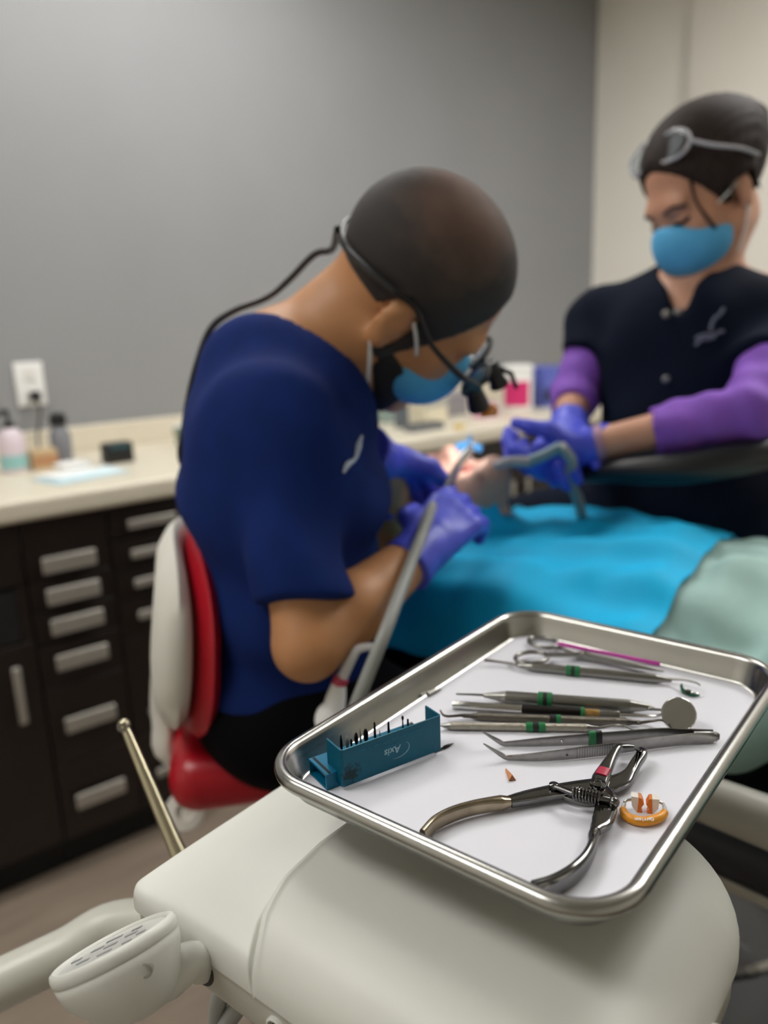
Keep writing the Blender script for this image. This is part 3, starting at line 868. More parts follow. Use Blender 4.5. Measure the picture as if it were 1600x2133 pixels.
h = .004
double_ended('dental_explorer', 'slim steel explorer with green band lying in front of the scissors', T(1108, 1389, h), T(1367, 1414, h), .0038,
             [T(1072, 1384, .0035), T(1040, 1379, .004), T(1009, 1375, .005)], [T(1392, 1414, .0045), T(1425, 1416, .007), T(1450, 1422, .008), T(1459, 1428, .006)],
             [.0016, .0013, .0011, .0014], [.0018, .0014, .001, .0008, .0006], M_hsteel, M_hsteel, [(.31, .005, M_grn), (.345, .004, M_bnd), (.375, .005, M_grn)])
h = .0052
double_ended('hollow_handle_scaler', 'thick satin grey instrument with green bands, farthest of the middle four', T(1053, 1452, h), T(1313, 1471, h), .0050,
             [T(1024, 1449, .005), T(985, 1447, .0055), T(950, 1446, .006)], [T(1352, 1477, .0055), T(1380, 1479, .0055), T(1403, 1482, .005)],
             [.0016, .0012, .0009, .0007], [.0016, .0013, .001, .0007], mat('satin grey steel', (128, 128, 122), 0.36, 1.0, var=.05, vscale=120), M_hsteel,
             [(.29, .0045, M_grn), (.325, .004, M_bnd), (.36, .0045, M_grn)], cone=.017, cat='dental scaler')
h = .0031
double_ended('dental_hatchet', 'dark brown-grey instrument with hooked ends and one green ring, just behind the bright probe', T(994, 1492, h), T(1305, 1504, h), .0029,
             [T(962, 1490, .0035), T(935, 1492, .004), T(923, 1489, .005), T(917, 1479, .0075)], [T(1330, 1506, .0035), T(1358, 1502, .006), T(1378, 1500, .0085), T(1392, 1508, .009), T(1399, 1517, .006)],
             [.0016, .0012, .001, .0009, .0006], [.0016, .0013, .001, .0009, .0008, .0006], M_knd, M_dsteel, [(.515, .005, M_bnd), (.552, .004, M_grn)], cone=.010, power=3.0)
h = .0031
double_ended('knurled_probe', 'bright knurled steel probe with green and black bands behind the tweezers', T(938, 1512, h), T(1222, 1516, h), .0030,
             [], [T(1250, 1516, .0035), T(1280, 1511, .006), T(1300, 1512, .007), T(1318, 1520, .005), T(1331, 1525, .002)],
             [.0004], [.0016, .0012, .001, .0008, .0006, .0004], M_kn, M_hsteel, [(.585, .0055, M_grn), (.63, .0045, M_bnd), (.675, .0055, M_grn)], cone=.0075)

# ------------------------------------------------------------------ mouth mirror
A = T(943, 1468, .0034); B = T(1290, 1489, .0034); ax = unit(B - A); L = np.linalg.norm(B - A)
t = thing('mouth_mirror', (A + B) / 2 - np.array([0, 0, .0034]), 'round mouth mirror on a steel and black handle with amber section', 'dental mirror')
M_bknurl = knurl_mat('black knurled grip', (40, 38, 36), 0.45, 1300)
for nm, a, b, r, m in [('handle_end', 0, .425, .0031, M_chrome), ('grip', .425, .775, .0034, M_bknurl), ('amber_sleeve', .80, .885, .0031, mat('amber resin', (150, 116, 62), 0.25, var=.2, vscale=300)),
                       ('clear_tip', .885, 1.0, .0030, mat('smoky clear tip', (120, 118, 112), 0.15, .6, var=.15, vscale=300))]:
    P = A + ax * L * a; q = L * (b - a)
    MB().lathe(P, ax, [(r * .94, 0), (r, .0006), (r, q - .0006), (r * .94, q)], 24).build(nm, m, t)
MB().lathe(A + ax * L * .775, ax, [(.0034, 0), (.0041, .0005), (.0041, L * .025 - .0005), (.0034, L * .025)], 24).build('band', M_grn, t)
fp = T(1412, 1525); nrm = unit(CAM_POS - fp); nrm = unit(nrm + np.array([0, 0, .05])); upm = unit(np.array([0, 0, 1.0]) - nrm * nrm[2]); MR = .0122
mc = fp + upm * (MR + .0003) + nrm * .001; sidem = np.cross(upm, nrm)
MB().tube(smooth_path([B, T(1330, 1491, .0042), T(1365, 1492, .006), mc - nrm * .0025 - ax * MR * .8], 6), lerp_list([.0014, .0013, .0012, .0013], 19), 12).build('shaft', M_chrome, t)
hd = MB().lathe(mc, nrm, [(MR * .8, -.003), (MR * .97, -.0022), (MR, -.0008), (MR, .0006), (MR * .95, .001), (MR * .92, .0005)], 48).build('mirror_back', M_chrome, t, smooth=60)
MB().lathe(mc, nrm, [(MR * .925, .0002), (MR * .92, .0006)], 48).build('mirror_glass', mat('mirror glass', (196, 196, 192), 0.22, 1.0, var=.05, vscale=90), hd)

# ------------------------------------------------------------------ scissors and pink stick
t = thing('scissors', T(1250, 1375), 'steel surgical scissors with two finger rings at the far end of the tray', 'scissors')
pv = T(1216, 1369, .003)
for nm, cpx, rp, tip, dz in [('far_blade', (1133, 1338), [(1162, 1346), (1185, 1357)], (1384, 1398), .0034), ('near_blade', (1107, 1370), [(1150, 1362), (1180, 1364)], (1381, 1399), .0058)]:
    c = T(cpx[0], cpx[1], dz); a_ = unit(T(*rp[0], dz) - c)
    b_ = np.cross([0, 0, 1.0], a_)
    ring = [c + a_ * .0145 * math.cos(w) + b_ * .0115 * math.sin(w) for w in np.linspace(0, 2 * PI, 28, endpoint=False)]
    o = MB().tube(ring, .0019, 12, closed=True).build('finger_ring', M_hsteel, t)
    pts = smooth_path([c + a_ * .0145, T(*rp[1], dz), np.array([pv[0], pv[1], FLOOR_T + dz])], 5)
    mb = MB(); mb.tube(pts + seg_along(pts[-1], T(tip[0], tip[1], dz), [.3, .6, .85, 1]), lerp_list([.002, .0018, .0019, .002], len(pts)) + [.002, .0018, .0012, .0004], 12, flat=lerp_list([1, 1.1, 1.8], len(pts)) + [1.8, 1.8, 1.6, 1.2], up=(0, 0, 1), power=3)
    mb.build(nm, M_hsteel, t)
MB().lathe(pv, (0, 0, 1), [(.0026, 0), (.0028, .0048), (.002, .0056), (0, .0056)], 20).build('pivot_screw', M_hsteel, t)
t = thing('applicator_stick', T(1270, 1362), 'thin magenta plastic stick beside the scissors', 'applicator')
A = T(1163, 1341, .0095); B = T(1375, 1383, .0022); ax = unit(B - A)
MB().tube(seg_along(A, B, [0, .02, .98, 1]), [.0012, .0017, .0017, .0014], 14).build('stick', mat('magenta plastic', (202, 62, 170), 0.4, var=.03), t)
MB().ball(A - ax * .0015, (.0014, .0014, .0014)).build('brush_tip', mat('pale pink bristle', (224, 180, 214), 0.8, var=.05), t)

# ------------------------------------------------------------------ small green matrix piece, steel pin, wooden wedge, loose bur
t = thing('matrix_band', T(1440, 1442), 'tiny dark green and steel matrix piece near the tray\'s far corner', 'matrix band')
mb = MB(); pts = [T(1419, 1428, .004), T(1424, 1441, .0015), T(1440, 1448, .0012), T(1458, 1449, .0012)]
mb.tube(smooth_path(pts, 5), lerp_list([.0026, .003, .0022, .0006], 16), 8, flat=.35, up=(0, 0, 1)); mb.build('green_fin', mat('dark green plastic', (18, 84, 62), .45, var=.1), t)
MB().ball(T(1434, 1441, .0026), (.003, .003, .0018)).build('dark_core', mat('dark steel', (60, 56, 52)), t)
MB().tube(smooth_path([T(1436, 1441, .003), T(1450, 1444, .0034), T(1463, 1446, .0018)], 5), .0005, 8).build('wire', M_chrome, t)
t = thing('steel_pin', T(905, 1440), 'short steel pin lying by the tray\'s far left wall', 'pin')
A = T(893, 1446, .0017); B = T(917, 1434, .0017)
MB().lathe(A, B - A, [(.0017, 0), (.0017, np.linalg.norm(B - A) * .6), (.0012, np.linalg.norm(B - A) * .65), (.0012, np.linalg.norm(B - A))], 16).build('pin_body', M_hsteel, t)
MB().lathe(A, A - B, [(.0021, -.0008), (.0021, .001)], 16).build('pin_collar', M_hsteel, t)
t = thing('wooden_wedge', T(1062, 1613), 'tiny orange wooden wedge on the paper below the tweezers', 'wedge')
A = T(1054, 1602, .0006); B = T(1067, 1625, .0002); s_ = unit(np.cross([0, 0, 1.0], B - A))
w1 = MB().add([B - s_ * .0024, B + s_ * .0024, B + np.array([0, 0, .0042]), A - s_ * .0005 - np.array([0, 0, .0004]), A + s_ * .0005 - np.array([0, 0, .0004]), A + np.array([0, 0, .0008])],
              [(0, 1, 2), (5, 4, 3), (0, 3, 4, 1), (1, 4, 5, 2), (2, 5, 3, 0)])
w1.build('wedge_body', mat('orange dyed wood', (206, 140, 92), .6, var=.12, vscale=400), t, smooth=0)
C_ = B + np.array([0, 0, .0013])
MB().add([B - s_ * .0024 * .99, B + s_ * .0024 * .99, B + np.array([0, 0, .00415]), B - s_ * .0024 + unit(B - A) * .0006, B + s_ * .0024 + unit(B - A) * .0006, B + np.array([0, 0, .0041]) + unit(B - A) * .0006],
         [(2, 1, 0), (3, 4, 5), (0, 1, 4, 3), (1, 2, 5, 4), (2, 0, 3, 5)]).build('cut_end', mat('brown wood end', (150, 92, 56), .7, var=.1), t, smooth=0)

# ------------------------------------------------------------------ tweezers
ZU0 = np.array([0, 0, 1.0])
t = thing('dental_tweezers', T(1250, 1560), 'long angled steel tweezers with a green and black band lying on their side', 'tweezers')
M_tw = mat('brushed tweezer steel', (138, 137, 134), 0.27, 1.0, var=.14, vscale=180)


def arm(name, plan, hh, tip_up):
    """plan: floor pixels from the joined end to the bend; the tip rises from the tray"""
    base = smooth_path([T(*q) for q in plan], 6); hs = lerp_list(hh, len(base))
    pts = [p + np.array([0, 0, h_ + .0004]) for p, h_ in zip(base, hs)]; d = unit(base[-1] - base[-2])
    hb = hs[-1]
    extra = [pts[-1] + d * .002 + np.array([0, 0, .0006])] + [pts[-1] + d * (.002 + .0145 * k) + np.array([0, 0, .0006 + tip_up * k]) for k in (.2, .5, .8, 1)]
    return MB().tube(pts + extra, hs + [hb * .95, hb * .9, hb * .65, hb * .42, hb * .2], 12, flat=[.0007 / x for x in hs] + [.3, .35, .45, .6, .8], up=(0, 0, 1), power=5).build(name, M_tw, t, smooth=40)


far = arm('far_arm', [(1484, 1543), (1420, 1541), (1367, 1541), (1236, 1552), (1130, 1556), (1052, 1556)], [.0042, .0042, .0044, .0046, .0036, .0019], .0095)
near = arm('near_arm', [(1486, 1549), (1440, 1552), (1367, 1560), (1236, 1578), (1130, 1587), (1058, 1585)], [.0042, .0044, .0045, .0046, .0036, .0019], .0095)
c = (T(1486, 1547) + ZU0 * .0047); dd = unit(T(1486, 1546) - T(1420, 1547))
MB().tube([c - dd * .014, c - dd * .004, c + dd * .002, c + dd * .004], [.0042, .0041, .0036, .002], 14, flat=.32, up=(0, 0, 1), power=4).build('joint', M_tw, t)
sd_ = unit(np.cross(dd, [0, 0, 1.0])); 
if sd_ @ (CAM_POS - c) < 0: sd_ = -sd_
MB().lathe(c - dd * .009 + sd_ * .0008, sd_, [(.0034, -.0004), (.0034, .0009), (.003, .0011), (0, .0011)], 24).build('rivet', M_hsteel, t)
bp = T(1233, 1552) + ZU0 * .0050; bd = unit(T(1260, 1549) - T(1200, 1554))
for k, m in ((0, M_grn), (1, M_bnd)):
    q = bp + bd * (.0045 * k)
    MB().tube([q - bd * .0022, q + bd * .0022], .0056, 16, flat=.42, up=(0, 0, 1), power=3).build('band', m, t)
pin = T(1170, 1555) + ZU0 * .0045
MB().ball(pin + sd_ * .0010, .0011).build('guide_pin', M_chrome, t)
nd = unit(T(1236, 1578) - T(1130, 1587)); ns = unit(np.cross(nd, [0, 0, 1.0])); ns = ns if ns @ (CAM_POS - c) > 0 else -ns
MB().lathe(T(1180, 1583) + ZU0 * .0045 + ns * .0004, ns, [(.0008, 0), (.0008, .0008)], 12).build('guide_hole', mat('dark steel', (60, 56, 52)), t)
for k in range(15):
    q = T(1203 + 5.2 * k, 1581.5 - .62 * k) + ZU0 * .0050
    MB().box(q + ns * .0009, (.0009, .0006, .0076), [nd, ns, [0, 0, 1]]).build('grip_rib', M_tw, t)

# ------------------------------------------------------------------ ring forceps (spring pliers)
t = thing('ring_forceps', T(1240, 1650), 'large steel spring pliers with open curved handles and a red mark', 'pliers')
M_pl = mat('polished plier steel', (112, 111, 110), 0.11, 1.0, var=.06, vscale=70)
M_plb = mat('bronzed plier steel', (150, 138, 118), 0.22, 1.0, var=.25, vscale=60)


def bar(name, px, hs, half_h, half_w, m, parent=None, power=4, n=6, seg=16):
    pts = smooth_path([T(q[0], q[1], z) for q, z in zip(px, hs)], n); k = len(pts)
    hh_ = lerp_list(half_h, k); ww = lerp_list(half_w, k)
    return MB().tube(pts, hh_, seg, flat=[a / b for a, b in zip(ww, hh_)], up=(0, 0, 1), power=power).build(name, m, parent or t, smooth=45)


bar('left_shank', [(1246, 1636), (1205, 1642), (1150, 1651), (1100, 1661), (1062, 1670)], [.005] * 5, [.0026, .0028, .0030, .0030, .0030], [.0058, .0060, .0056, .0050, .0036], M_pl)
bar('left_grip', [(1066, 1669), (1045, 1672), (1020, 1676), (980, 1684), (940, 1697), (905, 1716), (880, 1742)], [.005, .0055, .006, .0062, .0062, .006, .006], [.0026, .0042, .0046, .0048, .005, .005, .0048],
    [.003, .0040, .0030, .0024, .0023, .0022, .0021], M_plb, power=3)
bar('lower_shank', [(1250, 1642), (1262, 1662), (1262, 1685), (1254, 1712), (1240, 1730)], [.0075] * 5, [.0022, .0024, .0024, .0026, .0028], [.0050, .0064, .0066, .0060, .0032], M_pl)
bar('lower_grip', [(1243, 1726), (1234, 1745), (1233, 1766), (1218, 1795), (1188, 1824), (1150, 1845), (1110, 1856)], [.0072, .0068, .0066, .0064, .0064, .0066, .008], [.0028, .0036, .0052, .0056, .006, .006, .0056],
    [.0030, .0026, .0026, .0027, .0028, .0029, .0030], M_pl, power=3)
bar('left_beak', [(1248, 1638), (1252, 1622), (1262, 1602), (1276, 1577), (1288, 1560), (1304, 1556), (1321, 1556)], [.0075, .0078, .008, .0085, .009, .009, .009], [.0024, .0024, .0026, .003, .003, .002, .0012],
    [.0052, .0056, .0044, .0030, .0024, .0018, .001], M_pl)
bar('right_beak', [(1250, 1640), (1272, 1634), (1296, 1626), (1312, 1612), (1325, 1590), (1338, 1570), (1335, 1560)], [.005, .005, .0055, .0062, .0075, .009, .0095], [.0024, .0026, .0026, .003, .003, .0028, .0016],
    [.0054, .0072, .0062, .0038, .0034, .0034, .0018], M_pl)
for px_, top in (((1325, 1562), .0175), ((1333, 1564), .0175)):
    MB().tube([T(*px_, .009), T(*px_, .013), T(*px_, top)], [.0013, .0011, .0006], 10).build('beak_tip', M_pl, t)
MB().lathe(T(1246, 1634, .010), (0, 0, 1), [(.0050, -.007), (.0050, .0005), (.0046, .0016), (.003, .0018), (.0026, .0010), (0, .0010)], 28).build('pivot', M_pl, t)
q0, q1 = T(1252, 1620, .0079), T(1260, 1606, .0082)
MB().tube([q0, q1], .0031, 16, flat=1.35, up=(0, 0, 1), power=4).build('red_mark', mat('red enamel', (176, 32, 66), .4, var=.05), t)
# return spring, its rod, loop bar and leaf
a, b = T(1195, 1651, .0115), T(1254, 1664, .0115); ax = unit(b - a); up_ = np.array([0, 0, 1.0]); sx = np.cross(ax, up_)
L = np.linalg.norm(b - a); turns = 9
MB().tube([a + ax * L * k / (turns * 14) + .0036 * (up_ * math.cos(2 * PI * k / 14) + sx * math.sin(2 * PI * k / 14)) for k in range(turns * 14 + 1)], .0008, 8).build('coil_spring', M_pl, t)
MB().tube([T(1198, 1652, .0115), T(1210, 1655, .0115), T(1276, 1669, .0115), T(1280, 1670, .0115)], [.0018, .0021, .0021, .0016], 16).build('spring_rod', M_pl, t)
MB().ball(T(1279, 1671, .0112), .0034).build('rod_end', M_pl, t)
bar('stop_bar', [(1153, 1637), (1175, 1645), (1208, 1658)], [.0098, .0102, .011], [.0012, .0012, .0012], [.0022, .0020, .0018], M_pl)
MB().lathe(T(1154, 1636, .0098), (0, 0, 1), [(.0030, -.004), (.0030, .0010), (.002, .0014), (0, .0014)], 20).build('stop_bar_eye', M_pl, t)
bar('leaf', [(1160, 1654), (1190, 1668), (1222, 1676), (1252, 1674)], [.004, .0035, .0035, .004], [.0016, .0016, .0016, .0016], [.0009] * 4, M_pl)

# ------------------------------------------------------------------ orange sectional ring
t = thing('matrix_ring', T(1341, 1688), 'orange sectional matrix ring with white text and wire arms beside the pliers', 'matrix ring')
arc = [T(1297, 1684, .003), T(1303, 1698, .003), T(1318, 1707, .003), T(1341, 1711, .003), T(1364, 1707, .003), T(1379, 1700, .003), T(1386, 1690, .003)]
sp_ = smooth_path(arc, 6); k = len(sp_)
o = MB().tube(sp_, [.0012, .0022] + lerp_list([.0024, .0028, .0028, .0028, .0024], k - 4) + [.0022, .0012], 18).build('silicone_arc', mat('orange silicone', (222, 146, 26), .38, var=.04), t, smooth=60)
M_wt = mat('white print', (245, 240, 232), .5, var=.01)
for k, ch in enumerate('Garrison'):
    f = (k + .5) / 8; q = 1361 - f * 39
    c_ = T(q, 1704.5 - 2.6 * math.sin(f * PI) * 0 + 1.6 * math.sin(f * PI), .0061); vx = unit(T(q - 5, 1706 + (f - .5) * -2.6, .0061) - T(q + 5, 1706 + (f - .5) * 2.6, .0061)); vx[2] = 0; vx = unit(vx)
    nz = unit(unit(CAM_POS - c_) * .55 + np.array([0, 0, .8])); vx = unit(vx - nz * (vx @ nz)); vy = np.cross(nz, vx)
    link('letter', text_mesh('letter', ch, c_ - nz * .00070, vx, vy, .0030, .0003, bold=.02), M_wt, o, smooth=0)
for px_, tn, sgn in (([(1298, 1683), (1300, 1674), (1304, 1668), (1312, 1666), (1321, 1667)], (1330, 1671), 1), ([(1385, 1690), (1384, 1680), (1380, 1674), (1373, 1671), (1366, 1671)], (1357, 1674), -1)):
    MB().tube(smooth_path([T(*q, z) for q, z in zip(px_, [.003, .0045, .006, .0066, .0066])], 6), .0009, 12).build('wire_arm', M_chrome, t)
    MB().tube([T(*px_[0], .003), T(px_[1][0], px_[1][1], .0045)], .0013, 12).build('clear_sleeve', mat('clear sleeve', (226, 226, 228), .2, var=.02), t)
    c_ = T(tn[0], tn[1], .0052); xa = unit(T(tn[0] + 10, tn[1] + 1.2) - T(tn[0], tn[1])) * sgn; ya = np.cross([0, 0, 1.0], xa)
    pl = MB().prism([c_ + xa * a_ * .0013 + np.array([0, 0, 1]) * b_ * .0012 - ya * .0026 for a_, b_ in ((-3.4, 4.2), (-3.0, -1), (-.8, -4.6), (1.2, -4.8), (.4, -1.4), (1.2, 1.2), (-.2, 4.0))], ya * .0052).build('tine', mat('white tine plastic', (226, 222, 214), .45, var=.02), t, smooth=0)
    MB().prism([c_ + xa * a_ * .0013 + np.array([0, 0, 1]) * b_ * .0012 - ya * .0028 for a_, b_ in ((.0, 4.1), (-.6, -4.9), (2.0, -5.0), (1.0, -1.8), (2.4, .6), (1.3, 3.6))], ya * .0056).build('orange_face', mat('orange silicone face', (214, 118, 34), .45, var=.05), pl, smooth=0)

# ------------------------------------------------------------------ teal bur block
ub = np.array([.944, -.329]); ub /= np.linalg.norm(ub); bb = np.array([-ub[1], ub[0]])
BE = TU * ub[0] + TV * ub[1]; BB = TU * bb[0] + TV * bb[1]; ZU = np.array([0, 0, 1.0])
BO = tw(.3326, .3112, FLOOR_T + .0028)      # lower left front corner of the standing plate
PL, PH, PD = .0800, .0262, .0195
M_teal = mat('teal anodised aluminium', (0, 88, 112), 0.42, .15, var=.06, vscale=60, spec=.3)
M_tealw = mat('worn teal anodised aluminium', (2, 92, 124), 0.36, .5, var=.3, vscale=120)
t = thing('bur_block', BO, 'teal aluminium bur block standing open at the left corner of the tray', 'bur block')


def bpt(a, b, z): return BO + BE * a + BB * b + ZU * z


th = .0012; cr = .0022
outp = [(0 + .0, PD)] + [(cr - cr * math.cos(w), cr - cr * math.sin(w)) for w in np.linspace(0, PI / 2, 6)] + [(PL - cr + cr * math.sin(w), cr - cr * math.cos(w)) for w in np.linspace(0, PI / 2, 6)] + [(PL, PD * .92)]
inp = [(PL - th, PD * .92), (PL - th, th + .001), (PL - th - .001, th), (th + .001, th), (th, th + .001), (th, PD)]
cover = MB().prism([bpt(a_, b_, 0) for a_, b_ in outp + inp], ZU * PH).build('cover', M_teal, t, smooth=40)
MB().box(bpt(PL / 2, .0004, PH - .0001), (PL * .95, .0006, .0005), [BE, BB, ZU]).build('pale_edge', mat('pale metal edge', (110, 160, 170), .3, .8, var=.2, vscale=300), cover)  # paler strip along the top front edge of the cover
# hinged base: a channel with open ends
x0, x1, y0, y1, hz = -.0080, PL - .004, .0068, .0315, .0112
zb = -.0027
ch = MB()
for lo, hi in (((x0, y0, zb), (x1, y0 + .0014, zb + hz)), ((x0, y1 - .0014, zb), (x1, y1, zb + hz)), ((x0, y0 + .0014, zb), (x1, y1 - .0014, zb + .0014)), ((x0, y0 + .0014, zb + hz - .0016), (x1, y1 - .0014, zb + hz))):
    c_ = [(lo[i] + hi[i]) / 2 for i in range(3)]; ch.box(bpt(*c_), [hi[i] - lo[i] for i in range(3)], [BE, BB, ZU])
ch.build('base', mat('teal anodised aluminium base', (0, 98, 130), 0.42, .15, var=.06, vscale=60, spec=.3), t, smooth=0)
MB().box(bpt(x0 + .0032, (y0 + y1) / 2, zb + hz + .0001), (.0016, (y1 - y0) * .94, .0004), [BE, BB, ZU]).build('slot', mat('black slot', (4, 14, 20), .7, var=.1), t)
MB().box(bpt((x0 + x1) / 2 + .006, (y0 + y1) / 2, zb + hz * .5), (x1 - x0 - .016, y1 - y0 - .004, hz - .0045), [BE, BB, ZU]).build('insert', mat('black insert', (8, 10, 12), .6, var=.1), t)
# dark tarnish blotches near the lower left of the plate
nt = M_teal.node_tree; pb = nt.nodes['Principled BSDF']; src = pb.inputs['Base Color'].links[0].from_socket
tcw = nt.nodes.new('ShaderNodeTexCoord'); nzw = nt.nodes.new('ShaderNodeTexNoise'); nzw.inputs['Scale'].default_value = 420; nzw.inputs['Detail'].default_value = 6
nt.links.new(tcw.outputs['Object'], nzw.inputs['Vector'])
dsw = nt.nodes.new('ShaderNodeVectorMath'); dsw.operation = 'DISTANCE'; dsw.inputs[1].default_value = tuple(bpt(.0065, 0, .0075) - BO); nt.links.new(tcw.outputs['Object'], dsw.inputs[0])
mrw = nt.nodes.new('ShaderNodeMapRange'); mrw.inputs[1].default_value = .002; mrw.inputs[2].default_value = .0115; mrw.inputs[3].default_value = .42; mrw.inputs[4].default_value = -.15; nt.links.new(dsw.outputs['Value'], mrw.inputs[0])
adw = nt.nodes.new('ShaderNodeMath'); adw.operation = 'ADD'; nt.links.new(nzw.outputs[0], adw.inputs[0]); nt.links.new(mrw.outputs[0], adw.inputs[1])
rpw = nt.nodes.new('ShaderNodeMapRange'); rpw.inputs[1].default_value = .55; rpw.inputs[2].default_value = .85; nt.links.new(adw.outputs[0], rpw.inputs[0])
mxw = nt.nodes.new('ShaderNodeMixRGB'); mxw.inputs[2].default_value = srgb(4, 44, 52); nt.links.new(rpw.outputs[0], mxw.inputs[0]); nt.links.new(src, mxw.inputs[1]); nt.links.new(mxw.outputs[0], pb.inputs['Base Color'])


def plate_pt(px, py, b=-.0001):
    d = ray(px, py); n = BB; o_ = bpt(0, b, 0); return CAM_POS + d * (((o_ - CAM_POS) @ n) / (d @ n))


M_prn = mat('pale laser print', (140, 176, 188), .4, .4, var=.05)
M_prf = mat('faint laser print', (30, 118, 148), .4, .4, var=.05)
c_ = plate_pt(818, 1563)
link('logo_text', text_mesh('logo_text', 'Axis', c_, -BE, -ZU, .0074, .0001, italic=.15, bold=.012), M_prn, cover, smooth=0)
sw = MB(); cs = plate_pt(832, 1561)
for k in range(30):   # crescent swoosh round the logo
    w0 = -2.0 + k * 2.75 / 30; w1 = -2.0 + (k + 1) * 2.75 / 30
    def sp2(w, inner):
        th_ = .00010 + .00050 * math.sin((w + 2.0) / 2.75 * PI) ** 1.2
        R1, R2 = .0098, .0058
        return cs + BE * ((R1 - (th_ if inner else 0)) * math.cos(w) - .0015) + ZU * ((R2 - (th_ if inner else 0)) * math.sin(w)) - BB * .00005
    sw.add([sp2(w0, 0), sp2(w1, 0), sp2(w1, 1), sp2(w0, 1)], [(0, 1, 2, 3)])
sw.build('logo_swoosh', M_prn, cover, smooth=0)
for body, px_, hh_ in (('Dental Solutions', (812, 1553), .0018), ('WWW.AXISDENTAL.COM  1 800 355 5063', (814, 1541), .0026), ('45116-12', (897, 1563), .0022)):
    slope = -(75 / 209.)
    link('small_print', text_mesh('small_print', body, plate_pt(*px_), -BE, -ZU, hh_, .0001), M_prf, cover, smooth=0)
# burs standing in the block: (tip px, kind)
BURS = [((710, 1531), 'taper', 'slim tapered black bur at the left end of the bur block'), ((722.5, 1532), 'egg', 'pale egg-shaped bur second from the left in the block'),
        ((731.5, 1540), 'stub', 'very short bur third from the left in the block'), ((741.5, 1526), 'egg', 'dark egg-shaped bur fourth from the left in the block'),
        ((750, 1517), 'needle', 'grey needle bur between the two dark egg-shaped burs'), ((761.5, 1518), 'barrel', 'black barrel-shaped bur sixth from the left in the block'),
        ((780, 1504), 'cyl', 'tallest straight black bur in the middle of the block'), ((791, 1520), 'needle', 'short pointed bur right of the tallest bur'),
        ((809, 1503), 'cyl', 'straight dark bur right of the block\'s middle'), ((838.5, 1491), 'ball', 'bur with a small ball tip and narrow waist near the right end'),
        ((849.5, 1498), 'stub', 'short cylindrical bur beside the ball-tipped bur'), ((857, 1504), 'dome', 'small grey dome-topped bur at the right end of the block')]
M_bur = mat('carbide bur', (52, 50, 50), .35, 1.0, var=.15, vscale=400); M_bur2 = mat('diamond bur', (150, 148, 146), .6, .6, var=.15, vscale=900)
for k, (px_, kd, lb) in enumerate(BURS):
    tip = plate_pt(px_[0], px_[1], .0125); bz = BO[2] + zb + hz; H_ = tip[2] - bz
    p0 = np.array([tip[0], tip[1], bz]); s = .00075
    P = {'taper': [(s, -.004), (s, H_ * .55), (.0011, H_ * .6), (.0009, H_ * .8), (.0004, H_)],
         'egg': [(s, -.004), (s * 1.1, H_ * .3), (s * .7, H_ * .5), (.0013, H_ * .66), (.0015, H_ * .8), (.0010, H_ * .95), (.0003, H_)],
         'barrel': [(s, -.004), (s * 1.2, H_ * .4), (s * .9, H_ * .5), (.0016, H_ * .62), (.0017, H_ * .85), (.0010, H_ * .98), (.0004, H_)],
         'stub': [(s * .8, -.004), (s * .8, H_ * .7), (s, H_ * .75), (s * .9, H_)],
         'needle': [(s, -.004), (s * 1.1, H_ * .4), (s * .7, H_ * .75), (.00015, H_)],
         'cyl': [(s, -.004), (s * 1.3, H_ * .3), (s * 1.15, H_ * .6), (s * .95, H_ * .97), (s * .5, H_)],
         'ball': [(s, -.004), (s * 1.3, H_ * .35), (s * .6, H_ * .72), (s * .55, H_ * .82), (s * 1.2, H_ * .9), (s * 1.2, H_ * .95), (s * .5, H_)],
         'dome': [(.0014, -.004), (.0014, H_ * .7), (.0011, H_ * .9), (.0004, H_)]}[kd]
    t2 = thing('dental_bur', p0, lb, 'dental bur', 'burs standing in the teal block')
    cutn = {'taper': 2, 'egg': 3, 'barrel': 3, 'stub': 2, 'needle': 2, 'cyl': 2, 'ball': 3, 'dome': 2}[kd]
    MB().lathe(p0, ZU, P[:cutn], 14).build('bur_shank', M_bur, t2)
    MB().lathe(p0, ZU, P[cutn - 1:], 14).build('bur_head', M_bur2 if kd in ('needle', 'dome') or k == 1 else M_bur, t2)
t2 = thing('dental_bur', T(932, 1556), 'loose pointed bur lying on the paper behind the block\'s right end', 'dental bur', 'burs standing in the teal block')
del t2['group']
A = T(905, 1566, .0009); B = T(945, 1548, .0009); L = np.linalg.norm(B - A)
MB().lathe(A, B - A, [(.0008, 0), (.0008, L * .45)], 14).build('bur_shank', M_bur, t2)
MB().lathe(A, B - A, [(.0009, L * .45), (.0013, L * .5), (.0012, L * .7), (.0002, L)], 14).build('bur_head', M_bur, t2)

# ================================================================== people
ZU = np.array([0, 0, 1.0])
M_skin_m = mat('tan skin', (186, 132, 88), 0.5, var=.07, vscale=25, sss=.12)
M_skin_w = mat('fair skin', (196, 144, 116), 0.5, var=.06, vscale=25, sss=.12)
M_skin_p = mat('pale skin', (208, 160, 140), 0.5, var=.08, vscale=25, sss=.12)
M_glove = mat('blue nitrile', (74, 84, 212), 0.42, var=.06, vscale=40, bump=.15, bscale=200)
M_navy = mat('navy scrub cotton', (16, 38, 98), 0.85, var=.10, vscale=30, bump=.15, bscale=700, spec=.15)
M_dnavy = mat('dark navy scrub cotton', (12, 20, 36), 0.85, var=.10, vscale=30, bump=.15, bscale=700, spec=.12)
M_blackc = mat('black trouser cotton', (8, 8, 12), 0.9, var=.1, vscale=30, spec=.1)
M_maskb = mat('blue surgical mask', (84, 174, 224), 0.7, var=.05, vscale=40)
M_strap = mat('white elastic', (216, 214, 210), 0.7, var=.03)


